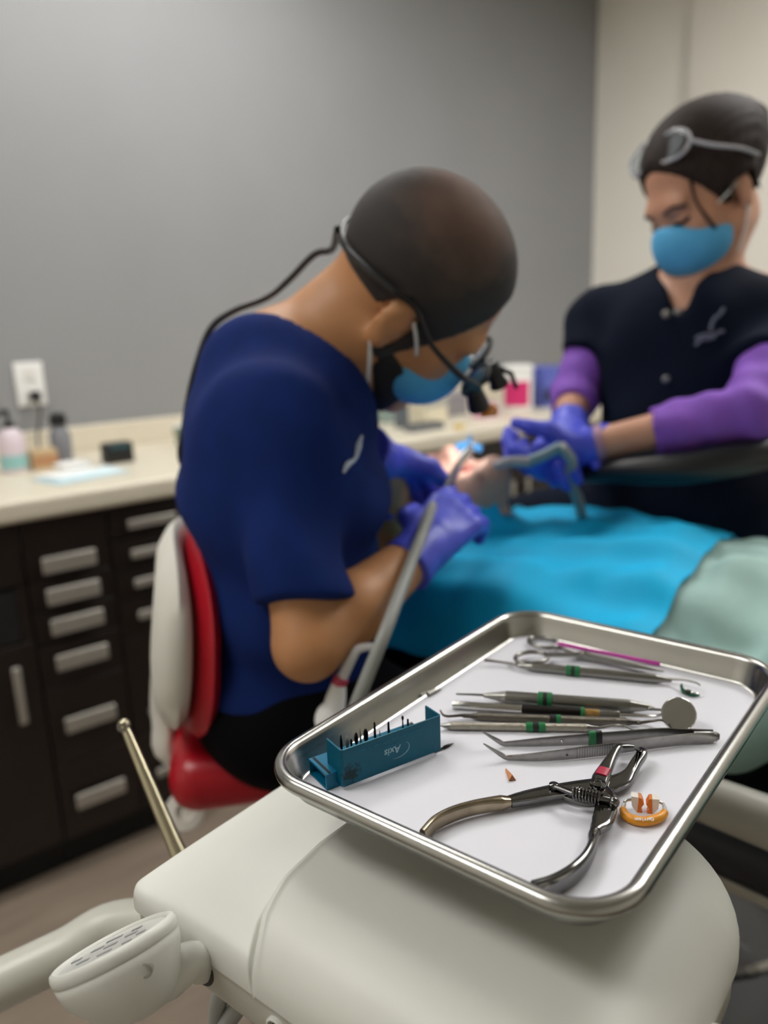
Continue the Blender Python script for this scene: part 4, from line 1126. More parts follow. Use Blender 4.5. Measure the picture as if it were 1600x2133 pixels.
def clip(prim, point, normal):
    lo, hi, fn = prim; n = unit(normal); p = np.array(point, float)
    return lo, hi, lambda x, y, z: np.maximum(fn(x, y, z), (x - p[0]) * n[0] + (y - p[1]) * n[1] + (z - p[2]) * n[2])


class Head:
    def __init__(s, origin, F, U, sc=1.0):
        s.o = np.array(origin, float); s.F = unit(F); s.U = unit(np.array(U, float) - s.F * (np.array(U, float) @ s.F)); s.S = np.cross(s.F, s.U); s.sc = sc
        s.A = np.array([s.F, s.S, s.U])

    def p(s, f, r, u): return s.o + (s.F * f + s.S * r + s.U * u) * s.sc

    def ell(s, c, r): return s_ell(s.p(*c), np.array(r) * s.sc, s.A)

    def cone(s, a, b, ra, rb): return s_cone(s.p(*a), s.p(*b), ra * s.sc, rb * s.sc)

    def prims(s, slim=1.0):
        P = [(s.ell((-.008, 0, .052), (.098, .076 * slim, .088)), .0), (s.ell((.045, 0, -.028), (.056, .058 * slim, .086)), .03)]
        for r in (-1, 1):
            P += [(s.cone((.012, .052 * r * slim, -.045), (.078, .016 * r, -.098), .020, .019), .025), (s.ell((.062, .040 * r * slim, -.015), (.03, .022, .025)), .02)]
        P += [(s.ell((.086, 0, .030), (.016, .050 * slim, .014)), .02), (s.ell((.088, 0, -.098), (.016, .02, .014)), .02),
              (s.cone((.096, 0, .012), (.117, 0, -.028), .007, .011), .010), (s.ell((.104, 0, -.036), (.012, .017, .008)), .008),
              (s.ell((.098, 0, -.058), (.011, .024, .005)), .006), (s.ell((.097, 0, -.067), (.011, .021, .006)), .006)]
        for r in (-1, 1):
            P += [(s.ell((-.004, .078 * r * slim, .002), (.018, .007, .032)), .008), (s.ell((.001, .079 * r * slim, -.024), (.010, .007, .010)), .006)]
        return P

    def carve(s, f):
        for r in (-1, 1):
            f.sub(s.ell((.104, .032 * r, .008), (.012, .018, .009)), .012); f.add(s.ell((.083, .031 * r, .008), (.0125, .0125, .0125)), .003)
            f.sub(s.ell((.002, .087 * r, .004), (.008, .006, .016)), .005)

    def loc(s, x, y, z):
        dx, dy, dz = x - s.o[0], y - s.o[1], z - s.o[2]
        return [(a[0] * dx + a[1] * dy + a[2] * dz) / s.sc for a in (s.F, s.S, s.U)]


def head_field(H, h, slim=1.0, extra=()):
    P = H.prims(slim) + list(extra); f = Field.around(P, h, .025); H.carve(f); return f


def hand(W, F, N, side, curls, size=1.0, spread=.06, thumb=(.55, .65, .35), thumb2=(.85, .2, .45), grow=0.0):
    W = np.array(W, float); F = unit(F); N = unit(np.array(N, float) - F * (np.array(N, float) @ F)); B = np.cross(F, N) * side; q = size
    P = [(s_cone(W - F * .03, W + F * .03 * q, .025 * q + grow, .024 * q + grow), .0)]
    for j, (off, ln) in enumerate(((.030, .072), (.010, .080), (-.010, .075), (-.029, .060))):
        K = W + (F * (.088 - .006 * abs(j - 1)) + B * off) * q
        P.append((s_cone(W + (F * .012 + B * off * .6) * q, K, .0155 * q + grow, .0118 * q + grow), .012))
        a = 0.0; p = K; c = curls[j]; sp = B * (off * spread / .03)
        for k, fr in enumerate((.45, .30, .25)):
            a += c * (0.8, 1.1, .7)[k]; d = unit(F * math.cos(a) + N * math.sin(a) + sp); e = p + d * ln * fr * q
            P.append((s_cone(p, e, (.0102, .0094, .0088)[k] * q + grow, (.0094, .0088, .0075)[k] * q + grow), .004 if k else .006)); p = e
    t0 = W + (F * .022 + B * .022) * q; t1 = t0 + unit(F * thumb[0] + B * thumb[1] + N * thumb[2]) * .044 * q
    d2 = unit(F * thumb2[0] + B * thumb2[1] + N * thumb2[2]); t2_ = t1 + d2 * .030 * q; t3 = t2_ + unit(d2 + N * .2) * .022 * q
    P += [(s_cone(t0, t1, .0165 * q + grow, .0122 * q + grow), .012), (s_cone(t1, t2_, .0118 * q + grow, .0102 * q + grow), .005), (s_cone(t2_, t3, .0102 * q + grow, .0082 * q + grow), .003)]
    return P


def glove(W, F, N, side, curls, parent, back=.05, **k):
    P = hand(W, F, N, side, curls, grow=.0012, **k)
    W = np.array(W, float); F = unit(F)
    P.append((clip(s_cone(W - F * (back + .03), W - F * .01, .036, .030), W - F * back, -F), .01))
    f = Field.around(P, .0027, .012)
    return f.build('glove', M_glove, parent, relax=2)


# ------------------------------------------------------------------ dentist
df = unit([.88, -.47, 0]); dr = np.cross(df, ZU); DA = np.array([df, dr, ZU])
hs = 1.0; pd = math.radians(45); rl = math.radians(37); hf = unit(df * math.cos(.12) - dr * math.sin(.12)); hr = np.cross(hf, ZU)
HF = hf * math.cos(pd) - ZU * math.sin(pd); HU = (hf * math.sin(pd) + ZU * math.cos(pd)) * math.cos(rl) + hr * math.sin(rl)
ear = at_d(818, 680, .845)
HD = Head(ear - np.cross(HF, HU) * .080 * hs, HF, HU, hs)
shR = at_d(585, 890, .85); shL = shR - dr * .34 + df * .03
chest = at_d(590, 965, .955); belly = at_d(597, 1215, 1.0); pelvis = at_d(590, 1400, 1.05)
elR = at_d(642, 1345, .80); wrR = at_d(882, 1142, .92); hdR = unit(at_d(955, 1065, .97) - wrR)
elL = shL + df * .17 + np.array([0, 0, -.26]) - dr * .03; wrL = at_d(792, 960, 1.04)
ncb = at_d(615, 765, .945)                     # root of the neck
hipR = pelvis + dr * .085; hipL = pelvis - dr * .085
knR = hipR + df * .33 + dr * .02 - ZU * .15; knL = hipL + df * .33 - dr * .10 - ZU * .15
dent = thing('person', (pelvis[0], pelvis[1], 0), 'man in navy scrub top and loupes bending over the patient from a red stool', 'person')


def person_body(parent, HH, neck, chest_p, prs, m, slim=1.0, h=.0056):
    P = HH.prims(slim) + prs
    f = Field.around(P, h, .03); HH.carve(f)
    return f.build('body', m, parent, relax=1)


neck_top = HD.p(-.022, 0, -.035)
torso = [(s_ell(chest, (.105, .155, .17), DA), .03), (s_ell(belly, (.100, .145, .15), DA), .05), (s_ell(pelvis, (.11, .155, .11), DA), .05)]
armsD = [(s_cone(shR, shR * .45 + elR * .55, .040, .036), .04), (s_cone(shR * .45 + elR * .55, elR, .036, .034), .015), (s_cone(elR, elR * .65 + wrR * .35, .035, .037), .012),
         (s_cone(elR * .65 + wrR * .35, wrR, .037, .025), .012), (s_cone(wrR, wrR + hdR * .04, .020, .016), .01),
         (s_cone(shL, elL, .055, .040), .04), (s_cone(elL, wrL, .041, .026), .015), (s_cone(wrL, wrL + unit(wrL - elL) * .03, .020, .016), .01)]
legs = []
for hp_, kn_ in ((hipR, knR), (hipL, knL)):
    an = np.array([kn_[0], kn_[1], .10]) - df * .05
    legs += [(s_cone(hp_, kn_, .082, .055), .04), (s_cone(kn_, an, .054, .036), .02), (s_cone(an - ZU * .05, an + df * .14 - ZU * .065, .036, .026), .02)]
body = person_body(dent, HD, ncb, chest, torso + [(s_cone(ncb, neck_top, .066, .058), .03), (s_cone(ncb - df * .02, shR * .7 + ncb * .3 + ZU * .012, .050, .034), .035), (s_cone(ncb - df * .02, shL * .7 + ncb * .3 + ZU * .012, .050, .034), .035)] + armsD + legs, M_skin_m)
# scrub top
slv = unit(elR - shR); cuff = shR + (elR - shR) * .80; slL = unit(elL - shL)
cloth = [(s_ell(chest, (.122, .172, .18), DA), .0), (s_ell(belly, (.112, .160, .16), DA), .05), (s_ell(pelvis + ZU * .01, (.120, .172, .12), DA), .05),
         (s_cone(ncb - ZU * .025 - df * .01, shR + ZU * .004, .060, .054), .05), (s_cone(ncb - ZU * .025 - df * .01, shL + ZU * .004, .060, .054), .05),
         (clip(s_cone(shR, shR + (elR - shR) * 1.0, .057, .050), cuff, slv), .014), (clip(s_cone(shL, elL, .058, .055), shL + (elL - shL) * .7, slL), .03)]
f = Field.around(cloth, .006, .03)
f.folds(.0032, [((.3, .2, 1), .14, .3, .07), ((1, .4, .5), .10, 1.4, .08), ((-.5, .8, .7), .19, 2.0, .06)])
f.sub(s_cone(ncb + unit(neck_top - ncb) * -.012, neck_top, .080, .072), .006)
fr = HD.F * 0 + df
f.sub(s_cone(ncb + df * .065 - ZU * .02, ncb + df * .10 + ZU * .03, .014, .05), .01)
f.cut(pelvis - ZU * .035, -ZU)
f.build('scrub_top', M_navy, dent, relax=2)
# logo on the chest: a pale swash
lg = smooth_path([at_d(714, 985, .80), at_d(722, 968, .80), at_d(738, 955, .80), at_d(744, 930, .80), at_d(752, 908, .80)], 6)


top_d = bpy.data.objects['scrub_top']
MB().tube(stick_to(top_d, lg, .001), lerp_list([.0015, .0035, .002, .0042, .0015], len(lg)), 8).build('chest_logo', mat('pale embroidery', (176, 188, 206), .7, var=.05), top_d)
# trousers and shoes
P = [(s_ell(pelvis - ZU * .01, (.122, .170, .105), DA), .0)]
for hp_, kn_ in ((hipR, knR), (hipL, knL)):
    an = np.array([kn_[0], kn_[1], .10]) - df * .05
    P += [(s_cone(hp_, kn_, .092, .068), .05), (s_cone(kn_, an, .068, .055), .03)]
f = Field.around(P, .008, .03); f.folds(.003, [((1, .3, .2), .12, .5, .05)]); f.build('trousers', M_blackc, dent, relax=2)
for kn_ in (knR, knL):
    an = np.array([kn_[0], kn_[1], .05]) - df * .05
    f = Field.around([(s_cone(an - df * .03, an + df * .15 - ZU * .014, .05, .036), 0)], .006, .02); f.cut((0, 0, .004), -ZU); f.build('shoe', mat('black shoe', (20, 20, 22), .5, var=.05), dent)
# gloves
glove(wrR, hdR, -dr * -.2 + df * .35 - ZU * .1 - dr * .7, 1, (.35, .5, .6, .65), dent, back=.04, size=.93)
hdL = unit(at_d(838, 995, 1.13) - wrL)
glove(wrL, hdL, -ZU * .7 + dr * .7, -1, (.7, .75, .8, .8), dent, back=.06)

# hair and beard: thin shells that follow the head
M_hair_d = bpy.data.materials.new('cropped dark hair'); M_hair_d.use_nodes = True
nt = M_hair_d.node_tree; pb = nt.nodes['Principled BSDF']; pb.inputs['Roughness'].default_value = .75
tc = nt.nodes.new('ShaderNodeTexCoord'); nz = nt.nodes.new('ShaderNodeTexNoise'); nz.inputs['Scale'].default_value = 25; nz.inputs['Detail'].default_value = 6
nt.links.new(tc.outputs['Object'], nz.inputs['Vector'])
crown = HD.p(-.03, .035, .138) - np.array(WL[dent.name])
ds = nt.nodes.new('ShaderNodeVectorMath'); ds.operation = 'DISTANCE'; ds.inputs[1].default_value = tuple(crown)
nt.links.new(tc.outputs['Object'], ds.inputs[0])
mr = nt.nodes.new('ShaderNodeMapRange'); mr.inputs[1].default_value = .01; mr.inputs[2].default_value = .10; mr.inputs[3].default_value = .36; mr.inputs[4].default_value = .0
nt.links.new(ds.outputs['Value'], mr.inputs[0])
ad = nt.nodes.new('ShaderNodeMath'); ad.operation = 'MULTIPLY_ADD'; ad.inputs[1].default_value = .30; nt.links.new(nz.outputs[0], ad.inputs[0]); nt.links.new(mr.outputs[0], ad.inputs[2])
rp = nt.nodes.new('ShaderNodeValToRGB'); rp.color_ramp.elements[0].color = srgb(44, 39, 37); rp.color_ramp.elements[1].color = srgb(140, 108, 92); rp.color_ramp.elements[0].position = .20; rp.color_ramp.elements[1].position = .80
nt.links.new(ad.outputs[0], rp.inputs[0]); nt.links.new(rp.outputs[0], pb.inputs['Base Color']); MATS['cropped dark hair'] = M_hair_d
f = head_field(HD, .0042); x, y, z = f.full(); lf, lr, lu = HD.loc(x, y, z)
f.offset(.0035)
hl = np.maximum((lf - .045) * .80 - (lu - .005) * .38, (-.045 - lu) * 1.0 + np.minimum(lf, 0) * .35)     # hairline in front, nape behind
hl = np.maximum(hl, lf - .082 + np.abs(lr) * .15)
ears = np.sqrt(((lf + .002) / .022) ** 2 + ((lu - .0) / .036) ** 2) - 1; hl = np.maximum(hl, -ears * .02)
f.d = np.maximum(f.d, (hl * hs).astype(np.float32)); f.build('hair', M_hair_d, dent, relax=2)
f = head_field(HD, .0042); x, y, z = f.full(); lf, lr, lu = HD.loc(x, y, z); f.offset(.003)
bd = np.maximum(lu + .022 + lf * .25, np.maximum(.018 - lf, lf - .085)); f.d = np.maximum(f.d, (bd * hs).astype(np.float32)); f.build('beard', mat('dark beard', (30, 24, 22), .8, var=.2, vscale=200), dent, relax=2)


def mask_field(H, top=.002, bot=-.125, back=.035, h=.0042):
    f = Field.around([(H.ell((.058, 0, -.042), (.062, .064, .056)), 0), (H.ell((.095, 0, -.035), (.026, .030, .045)), .03)], h, .01)
    x, y, z = f.full(); lf, lr, lu = H.loc(x, y, z)
    c = np.maximum(np.maximum(back - lf, lu - top - (lf - .1) * .35 - .012 * np.cos(np.clip(lr * 40, -3, 3))), bot - lu)
    f.d = np.maximum(f.d, (c * H.sc).astype(np.float32)); return f


mk = mask_field(HD, bot=-.092).build('face_mask', M_maskb, dent, relax=2)
for a, b in (((-.006, .080, -.028), (.040, .070, -.085)), ((.012, .080, .020), (.045, .066, -.010))):
    A, B = HD.p(*a), HD.p(*b); mid = (A + B) / 2 + dr * .006
    MB().tube(smooth_path([A, mid, B], 5), .0022, 8).build('ear_loop', M_strap, mk)

# loupes on the dentist's face
M_fr = mat('black frame', (14, 14, 16), .35, var=.05)
lp = thing('loupes', HD.p(.1, 0, 0), 'black magnifying loupes with cable worn by the bending man', 'loupes')
fp_ = [HD.p(.118, s_ * .034, .012) for s_ in (-1, 1)]
for s_ in (-1, 1):
    c_ = HD.p(.124, s_ * .034, .006)
    ringp = [c_ + (HD.S * .027 * math.cos(w) + HD.U * .020 * math.sin(w)) * hs for w in np.linspace(0, 2 * PI, 24, endpoint=False)]
    fr_ = MB().tube(ringp, .0024, 8, closed=True).build('lens_frame', M_fr, lp)
    MB().ball(c_, (.0015, .025 * hs, .018 * hs), HD.A).build('lens', mat('clear lens', (215, 222, 226), .05, trans=.9, var=.01), fr_)
    MB().lathe(c_ - HD.U * .006 * hs, unit(HD.F - HD.U * .5), [(.009, .0), (.010, .012), (.013, .030), (.013, .036), (.011, .0365)], 20).build('telescope', M_fr, lp)
    MB().tube(smooth_path([HD.p(.122, s_ * .062, .014), HD.p(.09, s_ * .080, .016), HD.p(.04, s_ * .086, .020), HD.p(.0, s_ * .088, .036), HD.p(-.03, s_ * .086, .030)], 6), lerp_list([.0045, .004, .003, .003, .0035], 25), 10).build('temple', M_fr, lp)
MB().tube([HD.p(.128, -.012, .012), HD.p(.130, 0, .016), HD.p(.128, .012, .012)], .003, 8).build('bridge', M_fr, lp)
MB().lathe(HD.p(.13, 0, .02), unit(HD.F - HD.U * .35), [(.008, 0), (.010, .004), (.010, .026), (.012, .030), (.012, .034)], 20).build('headlight', M_fr, lp)
MB().lathe(HD.p(.13, 0, .02) + unit(HD.F - HD.U * .35) * .0342, unit(HD.F - HD.U * .35), [(.010, 0), (.009, .001)], 20).build('headlight_lens', mat('headlight lens lit', (255, 255, 255), .2, emit=((235, 240, 255), 6.0), var=.01), lp)
MB().box(HD.p(.168, .030, -.010), (.002, .026, .020), [unit(HD.F - HD.U * .6), HD.S, unit(HD.U + HD.F * .6)]).build('amber_filter', mat('amber filter', (210, 130, 50), .2, var=.04), lp, bevel=.0006)
MB().tube([HD.p(.135, .0, .02), HD.p(.158, .0, .030), HD.p(.178, 0, .022)], [.003, .0032, .003], 8).build('flip_arm', M_fr, lp)
ld = bpy.data.lights.new('headlight_beam', 'SPOT'); ld.energy = 9.0; ld.spot_size = math.radians(16); ld.spot_blend = .5; ld.shadow_soft_size = .006; ld.color = (.93, .97, 1)
lo_ = bpy.data.objects.new('headlight_beam', ld); COL.objects.link(lo_); lo_.parent = lp
HEAD_BEAM = (lo_, HD.p(.13, 0, .02) + unit(HD.F - HD.U * .35) * .038)
# head strap and cable down the back
stp = smooth_path([HD.p(-.028, .0865, .032), HD.p(-.060, .072, .022), HD.p(-.088, .044, .010), HD.p(-.100, .010, .004), HD.p(-.098, -.030, .006), HD.p(-.070, -.066, .018), HD.p(-.028, -.0865, .032)], 6)
MB().tube(stp, .0046, 8, flat=.5).build('strap', M_fr, lp)
cb = [HD.p(-.104, .012, .004), at_d(692, 519, .93), at_d(655, 530, .945), at_d(600, 585, .955), at_d(555, 620, .95), at_d(487, 648, .95), at_d(436, 690, .95), at_d(402, 790, .95), at_d(384, 890, .955), at_d(378, 960, .96), at_d(420, 1010, .96)]
MB().tube(smooth_path(cb, 8), .0042, 10).build('cable', M_fr, lp)

# ------------------------------------------------------------------ red stool under the dentist
st_c = pelvis - ZU * .0; sz = pelvis[2] - .045
stool = thing('operator_stool', (pelvis[0], pelvis[1], 0), 'red upholstered stool with white-shelled backrest under the dentist', 'stool')
M_red = mat('red vinyl', (176, 10, 32), .35, var=.05, vscale=20, bump=.04, bscale=300)
M_shell = mat('white stool shell', (224, 222, 212), .35, var=.02)
sc0 = pelvis + df * .045 - dr * .03
f = Field.around([(s_box((sc0[0], sc0[1], sz - .037), (.195, .165, .038), .035, DA), 0)], .0065, .02); f.folds(.0015, [((.3, .5, 1), .2, .3, .02)]); f.build('seat_cushion', M_red, stool, relax=3)
MB().lathe((sc0[0], sc0[1], sz), (0, 0, 1), [(.03, -.115), (.10, -.095), (.13, -.078), (0, -.078)], 40).build('seat_pan', M_shell, stool)
bc = at_d(380, 1285, 1.0)


def back_pad(name, d0, d1, m, W2, H2, par, pw=2.6, cz=0.0):
    rings = []
    for dd_, s_ in ((d0, .80), (d0 + (d1 - d0) * .12, .93), (d0 + (d1 - d0) * .5, 1.0), (d0 + (d1 - d0) * .85, .95), (d1, .82)):
        r = []
        for a in np.linspace(0, 2 * PI, 40, endpoint=False):
            ca, sa = math.cos(a), math.sin(a); X_ = math.copysign(abs(ca) ** (2 / pw), ca) * W2 * s_; Z_ = math.copysign(abs(sa) ** (2 / pw), sa) * H2 * s_
            r.append(bc + dr * X_ + ZU * (Z_ + cz) + df * (dd_ * (1 - (.55 if d0 < 0 else 0) * (Z_ / H2) ** 2) + .19 * X_ * X_ / W2 + .10 * Z_))
        rings.append(r)
    return rings_mesh(rings).build(name, m, par, smooth=60)


back_pad('backrest_shell', -.046, .0, M_shell, .150, .122, stool); back_pad('backrest_cushion', .001, .028, M_red, .150, .128, stool, cz=-.010)
MB().tube(smooth_path([bc - ZU * .06 - df * .03, bc - ZU * .14 - df * .038, np.array([bc[0], bc[1], sz - .06]) - df * .02, np.array([sc0[0], sc0[1], sz - .10])], 6), .013, 14, flat=1.7).build('back_bracket', M_shell, stool)
kq = at_d(385, 1690, 1.02)
MB().lathe(kq, unit(CAM_POS - kq), [(.024, -.012), (.026, .0), (.024, .010), (.012, .012), (.010, .006), (0, .006)], 24).build('tension_knob', M_shell, stool)
MB().tube([kq, np.array([sc0[0], sc0[1], sz - .10])], .010, 12).build('knob_rod', M_shell, stool)
MB().lathe((sc0[0], sc0[1], 0), (0, 0, 1), [(.045, .08), (.045, .12), (.027, .13), (.027, .40), (.019, .40), (.019, sz - .10)], 24).build('gas_column', mat('stool column grey', (168, 166, 160), .35, .3, var=.03), stool)
for k in range(5):
    a = 2 * PI * k / 5 + .3; d_ = np.array([math.cos(a), math.sin(a), 0]); c0 = np.array([sc0[0], sc0[1], .1])
    lg_ = MB().tube([c0, c0 + d_ * .13 - ZU * .015, c0 + d_ * .27 - ZU * .035], [.026, .02, .015], 12, flat=.8).build('base_leg', M_shell, stool)
    MB().lathe(c0 + d_ * .265 - ZU * .072 - np.cross(d_, ZU) * .012, np.cross(d_, ZU), [(.02, 0), (.027, .003), (.027, .021), (.02, .024)], 18).build('caster', M_blkpl, lg_)

# ------------------------------------------------------------------ assistant
ag = unit([-.95, -.30, 0]); ar = np.cross(ag, ZU); AA = np.array([ag, ar, ZU])
asst = thing('person', (*at_d(1430, 1100, 1.36)[:2], 0), 'woman in dark scrubs and purple sleeves with blue mask and glasses on her hair', 'person')
ha = .96; pa_ = math.radians(30); hag = unit([-.945, .28, 0])
HA = Head(at_d(1477, 414, 1.27), hag * math.cos(pa_) - ZU * math.sin(pa_), hag * math.sin(pa_) + ZU * math.cos(pa_) + np.cross(hag, ZU) * .10, ha)
a_nb = at_d(1442, 600, 1.33); a_ch = at_d(1432, 745, 1.335); a_be = at_d(1425, 930, 1.345); a_pe = at_d(1430, 1090, 1.36)
a_sR = a_nb + ar * .155 - ZU * .055; a_sL = a_nb - ar * .155 - ZU * .055
a_eR = at_d(1202, 815, 1.40); a_wR = at_d(1182, 888, 1.27); a_eL = at_d(1560, 858, 1.13); a_wL = at_d(1218, 930, 1.20)
a_ntop = HA.p(-.02, 0, -.04)
lg_dir = unit([-.25, .97, 0])
a_hip = [a_pe + ar * .08, a_pe - ar * .08]; a_kn = [a_hip[0] + lg_dir * .36 + ar * .03 - ZU * .1, a_hip[1] + lg_dir * .36 + np.array([-.02, 0, -.1])]
torsoA = [(s_ell(a_ch, (.095, .135, .15), AA), .03), (s_ell(a_be, (.088, .125, .14), AA), .05), (s_ell(a_pe, (.11, .15, .11), AA), .05), (s_cone(a_nb, a_ntop, .052, .050), .03),
          (s_cone(a_nb - ag * .02, a_sR + ZU * .02, .045, .042), .03), (s_cone(a_nb - ag * .02, a_sL + ZU * .02, .045, .042), .03)]
hR = unit(at_d(1148, 940, 1.20) - a_wR); hL = unit(at_d(1120, 965, 1.21) - a_wL)
armsA = [(s_cone(a_sR, a_eR, .042, .034), .03), (s_cone(a_eR, a_wR, .034, .023), .012), (s_cone(a_wR, a_wR + hR * .03, .018, .015), .01),
         (s_cone(a_sL, a_eL, .042, .034), .03), (s_cone(a_eL, a_wL, .034, .023), .012), (s_cone(a_wL, a_wL + hL * .03, .018, .015), .01)]
legsA = []
for hp_, kn_ in zip(a_hip, a_kn):
    an = np.array([kn_[0], kn_[1], .30]); legsA += [(s_cone(hp_, kn_, .078, .052), .04), (s_cone(kn_, an, .05, .036), .02), (s_cone(an - ZU * .04, an + lg_dir * .13 - ZU * .055, .034, .026), .02)]
P = HA.prims(.95) + torsoA + armsA + legsA
f = Field.around(P, .0056, .03); HA.carve(f); asst_body = f.build('body', M_skin_w, asst, relax=1)
# dark scrub top with short sleeves and a V neck
P = [(s_ell(a_ch, (.112, .152, .16), AA), 0), (s_ell(a_be, (.108, .148, .15), AA), .05), (s_ell(a_pe, (.130, .172, .12), AA), .05),
     (s_cone(a_nb - ZU * .02, a_sR + ZU * .004, .056, .056), .04), (s_cone(a_nb - ZU * .02, a_sL + ZU * .004, .056, .056), .04),
     (clip(s_cone(a_sR, a_eR, .056, .052), a_sR + (a_eR - a_sR) * .52, a_eR - a_sR), .03), (clip(s_cone(a_sL, a_eL, .056, .054), a_sL + (a_eL - a_sL) * .55, a_eL - a_sL), .03)]
f = Field.around(P, .006, .03); f.folds(.002, [((.3, .2, 1), .13, .9, .05), ((1, -.5, .4), .11, 2.4, .06)])
f.sub(s_cone(a_nb - unit(a_ntop - a_nb) * .01, a_ntop, .056, .056), .006)
vq = at_d(1412, 640, 1.22); f.sub(s_cone(vq - ZU * .01 + (a_nb - vq) * .1, a_nb + ag * .05 + ZU * .03, .006, .042), .008)
f.build('scrub_top', M_dnavy, asst, relax=2)
topa = bpy.data.objects['scrub_top.001']
# purple long-sleeved shirt under it
M_purp = mat('purple jersey', (124, 74, 178), .75, var=.08, vscale=30, bump=.15, bscale=500)
for s0_, e0_, w0_, f_ in ((a_sR, a_eR, a_wR, .52), (a_sL, a_eL, a_wL, .56)):
    P = [(s_cone(s0_, e0_, .046, .042), 0), (clip(s_cone(e0_, w0_, .042, .034), e0_ + (w0_ - e0_) * f_, w0_ - e0_), .012)]
    f = Field.around(P, .005, .02); f.folds(.0018, [(unit(e0_ - s0_), .055, .4, .02), (unit(w0_ - e0_), .05, 1.4, .02)]); f.build('purple_sleeve', M_purp, asst, relax=2)
P = [(s_ell(a_pe - ZU * .01, (.122, .165, .105), AA), 0)]
for hp_, kn_ in zip(a_hip, a_kn):
    an = np.array([kn_[0], kn_[1], .36]); P += [(s_cone(hp_, kn_, .09, .066), .05), (s_cone(kn_, an, .066, .055), .03)]
f = Field.around(P, .008, .03); f.folds(.003, [((1, .3, .2), .12, .5, .05)]); f.build('trousers', M_dnavy, asst, relax=2)
for kn_ in a_kn:
    an = np.array([kn_[0], kn_[1], .25]); f = Field.around([(s_cone(an - lg_dir * .03, an + lg_dir * .14 - ZU * .012, .046, .034), 0)], .006, .02); f.cut((0, 0, an[2] - .042), -ZU); f.build('shoe', mat('white shoe', (220, 220, 216), .5, var=.03), asst)
glove(a_wR, hR, unit([-.2, -.3, -.9]), 1, (.65, .75, .8, .8), asst, back=.02, size=.92)
glove(a_wL, hL, unit([.1, .8, .5]), -1, (.75, .9, .95, .95), asst, back=.012, size=.95)
bw = a_eL + (a_wL - a_eL) * .90; bx = unit(a_wL - a_eL)
MB().tube([bw - bx * .006, bw + bx * .006], .0275, 24).build('wristband', mat('mauve wristband', (168, 128, 150), .5, var=.05), asst)
mk = mask_field(HA, top=-.010, back=.028).offset(.003).build('face_mask', M_maskb, asst, relax=2)
for s_ in (-1, 1):
    for u0, u1 in ((.015, .0), (-.02, -.085)):
        MB().tube(smooth_path([HA.p(.0, s_ * .078, u0), HA.p(.02, s_ * .074, (u0 + u1) / 2), HA.p(.045, s_ * .064, u1)], 5), .0017, 8).build('ear_loop', M_strap, mk)
# hair with a bun
f = head_field(HA, .0044, .95, [(HA.ell((-.085, 0, .07), (.050, .055, .045)), .03), (HA.ell((-.03, 0, .062), (.095, .079, .080)), .02)])
x, y, z = f.full(); lf, lr, lu = HA.loc(x, y, z); f.offset(.007)
hl = np.maximum((lf - .050) * .78 - (lu - .030) * .42, -.060 - lu + np.minimum(lf, 0) * .2)
hl = np.maximum(hl, lf - .080)
hl = np.maximum(hl, np.where((lf > -.024) & (lf < .020) & (lu < .016), .02, -1)); hl = np.maximum(hl, np.where((lf >= .020) & (lu < -.012), .02, -1))
f.d = np.maximum(f.d, hl.astype(np.float32)); f.folds(.0012, [((.2, 1, .2), .011, .0, .01)]); f.build('hair', mat('dark brown hair', (46, 37, 34), .7, spec=.2, var=.35, vscale=60, stretch=(1, 6, 1)), asst, relax=2)
f = Field.around([(HA.ell((-.122, 0, .07), (.034, .046, .036)), 0)], .0045, .02); f.folds(.002, [((1, .5, .3), .018, 0, .02)]); f.build('hair_bun', mat('dark brown hair', (46, 36, 34)), asst, relax=2)
for k in range(2):
    MB().tube(smooth_path([HA.p(.06, -.050, .060 - .006 * k), HA.p(.078, -.062, .02), HA.p(.07, -.068 + .004 * k, -.03)], 6), .0022, 8).build('hair_strand', mat('dark brown hair', (46, 36, 34)), asst)
# eyes, brows
for s_ in (-1, 1):
    MB().tube(stick_to(asst_body, smooth_path([HA.p(.094, s_ * .014, .026), HA.p(.094, s_ * .032, .031), HA.p(.083, s_ * .048, .026)], 5), .0008, -HA.F), .0026, 8, flat=.7).build('eyebrow', mat('dark brown hair', (46, 36, 34)), asst)
    MB().tube(stick_to(asst_body, smooth_path([HA.p(.0965, s_ * .018, .004), HA.p(.099, s_ * .031, .001), HA.p(.092, s_ * .045, .005)], 5), .0012, -HA.F), .0026, 8).build('eyelashes', mat('dark lash', (26, 20, 20), .7, var=.05), asst)
# buttons, hook and embroidery on the scrub top
b1 = stick_to(topa, [at_d(1388, 790, 1.2)], .0005)[0]; MB().ball(b1, (.0065, .0065, .0065)).build('button', mat('grey button', (120, 122, 124), .4, var=.04), topa)
b2 = stick_to(topa, [at_d(1388, 655, 1.2), at_d(1412, 652, 1.2)], .001)
for q in b2: MB().ball(q, (.007, .007, .007)).build('clasp', mat('pale clasp', (130, 126, 120), .5, .2, var=.04), topa)
for pl in ([(1448, 720), (1462, 708), (1478, 706), (1494, 694), (1508, 690)], [(1480, 690), (1486, 668), (1500, 655), (1508, 642)], [(1448, 706), (1470, 698), (1490, 704)]):
    w_ = stick_to(topa, smooth_path([at_d(*q, 1.2) for q in pl], 6), .0005); MB().tube(w_, .0028, 8).build('embroidery', mat('slate embroidery', (96, 102, 120), .7, var=.05), topa)
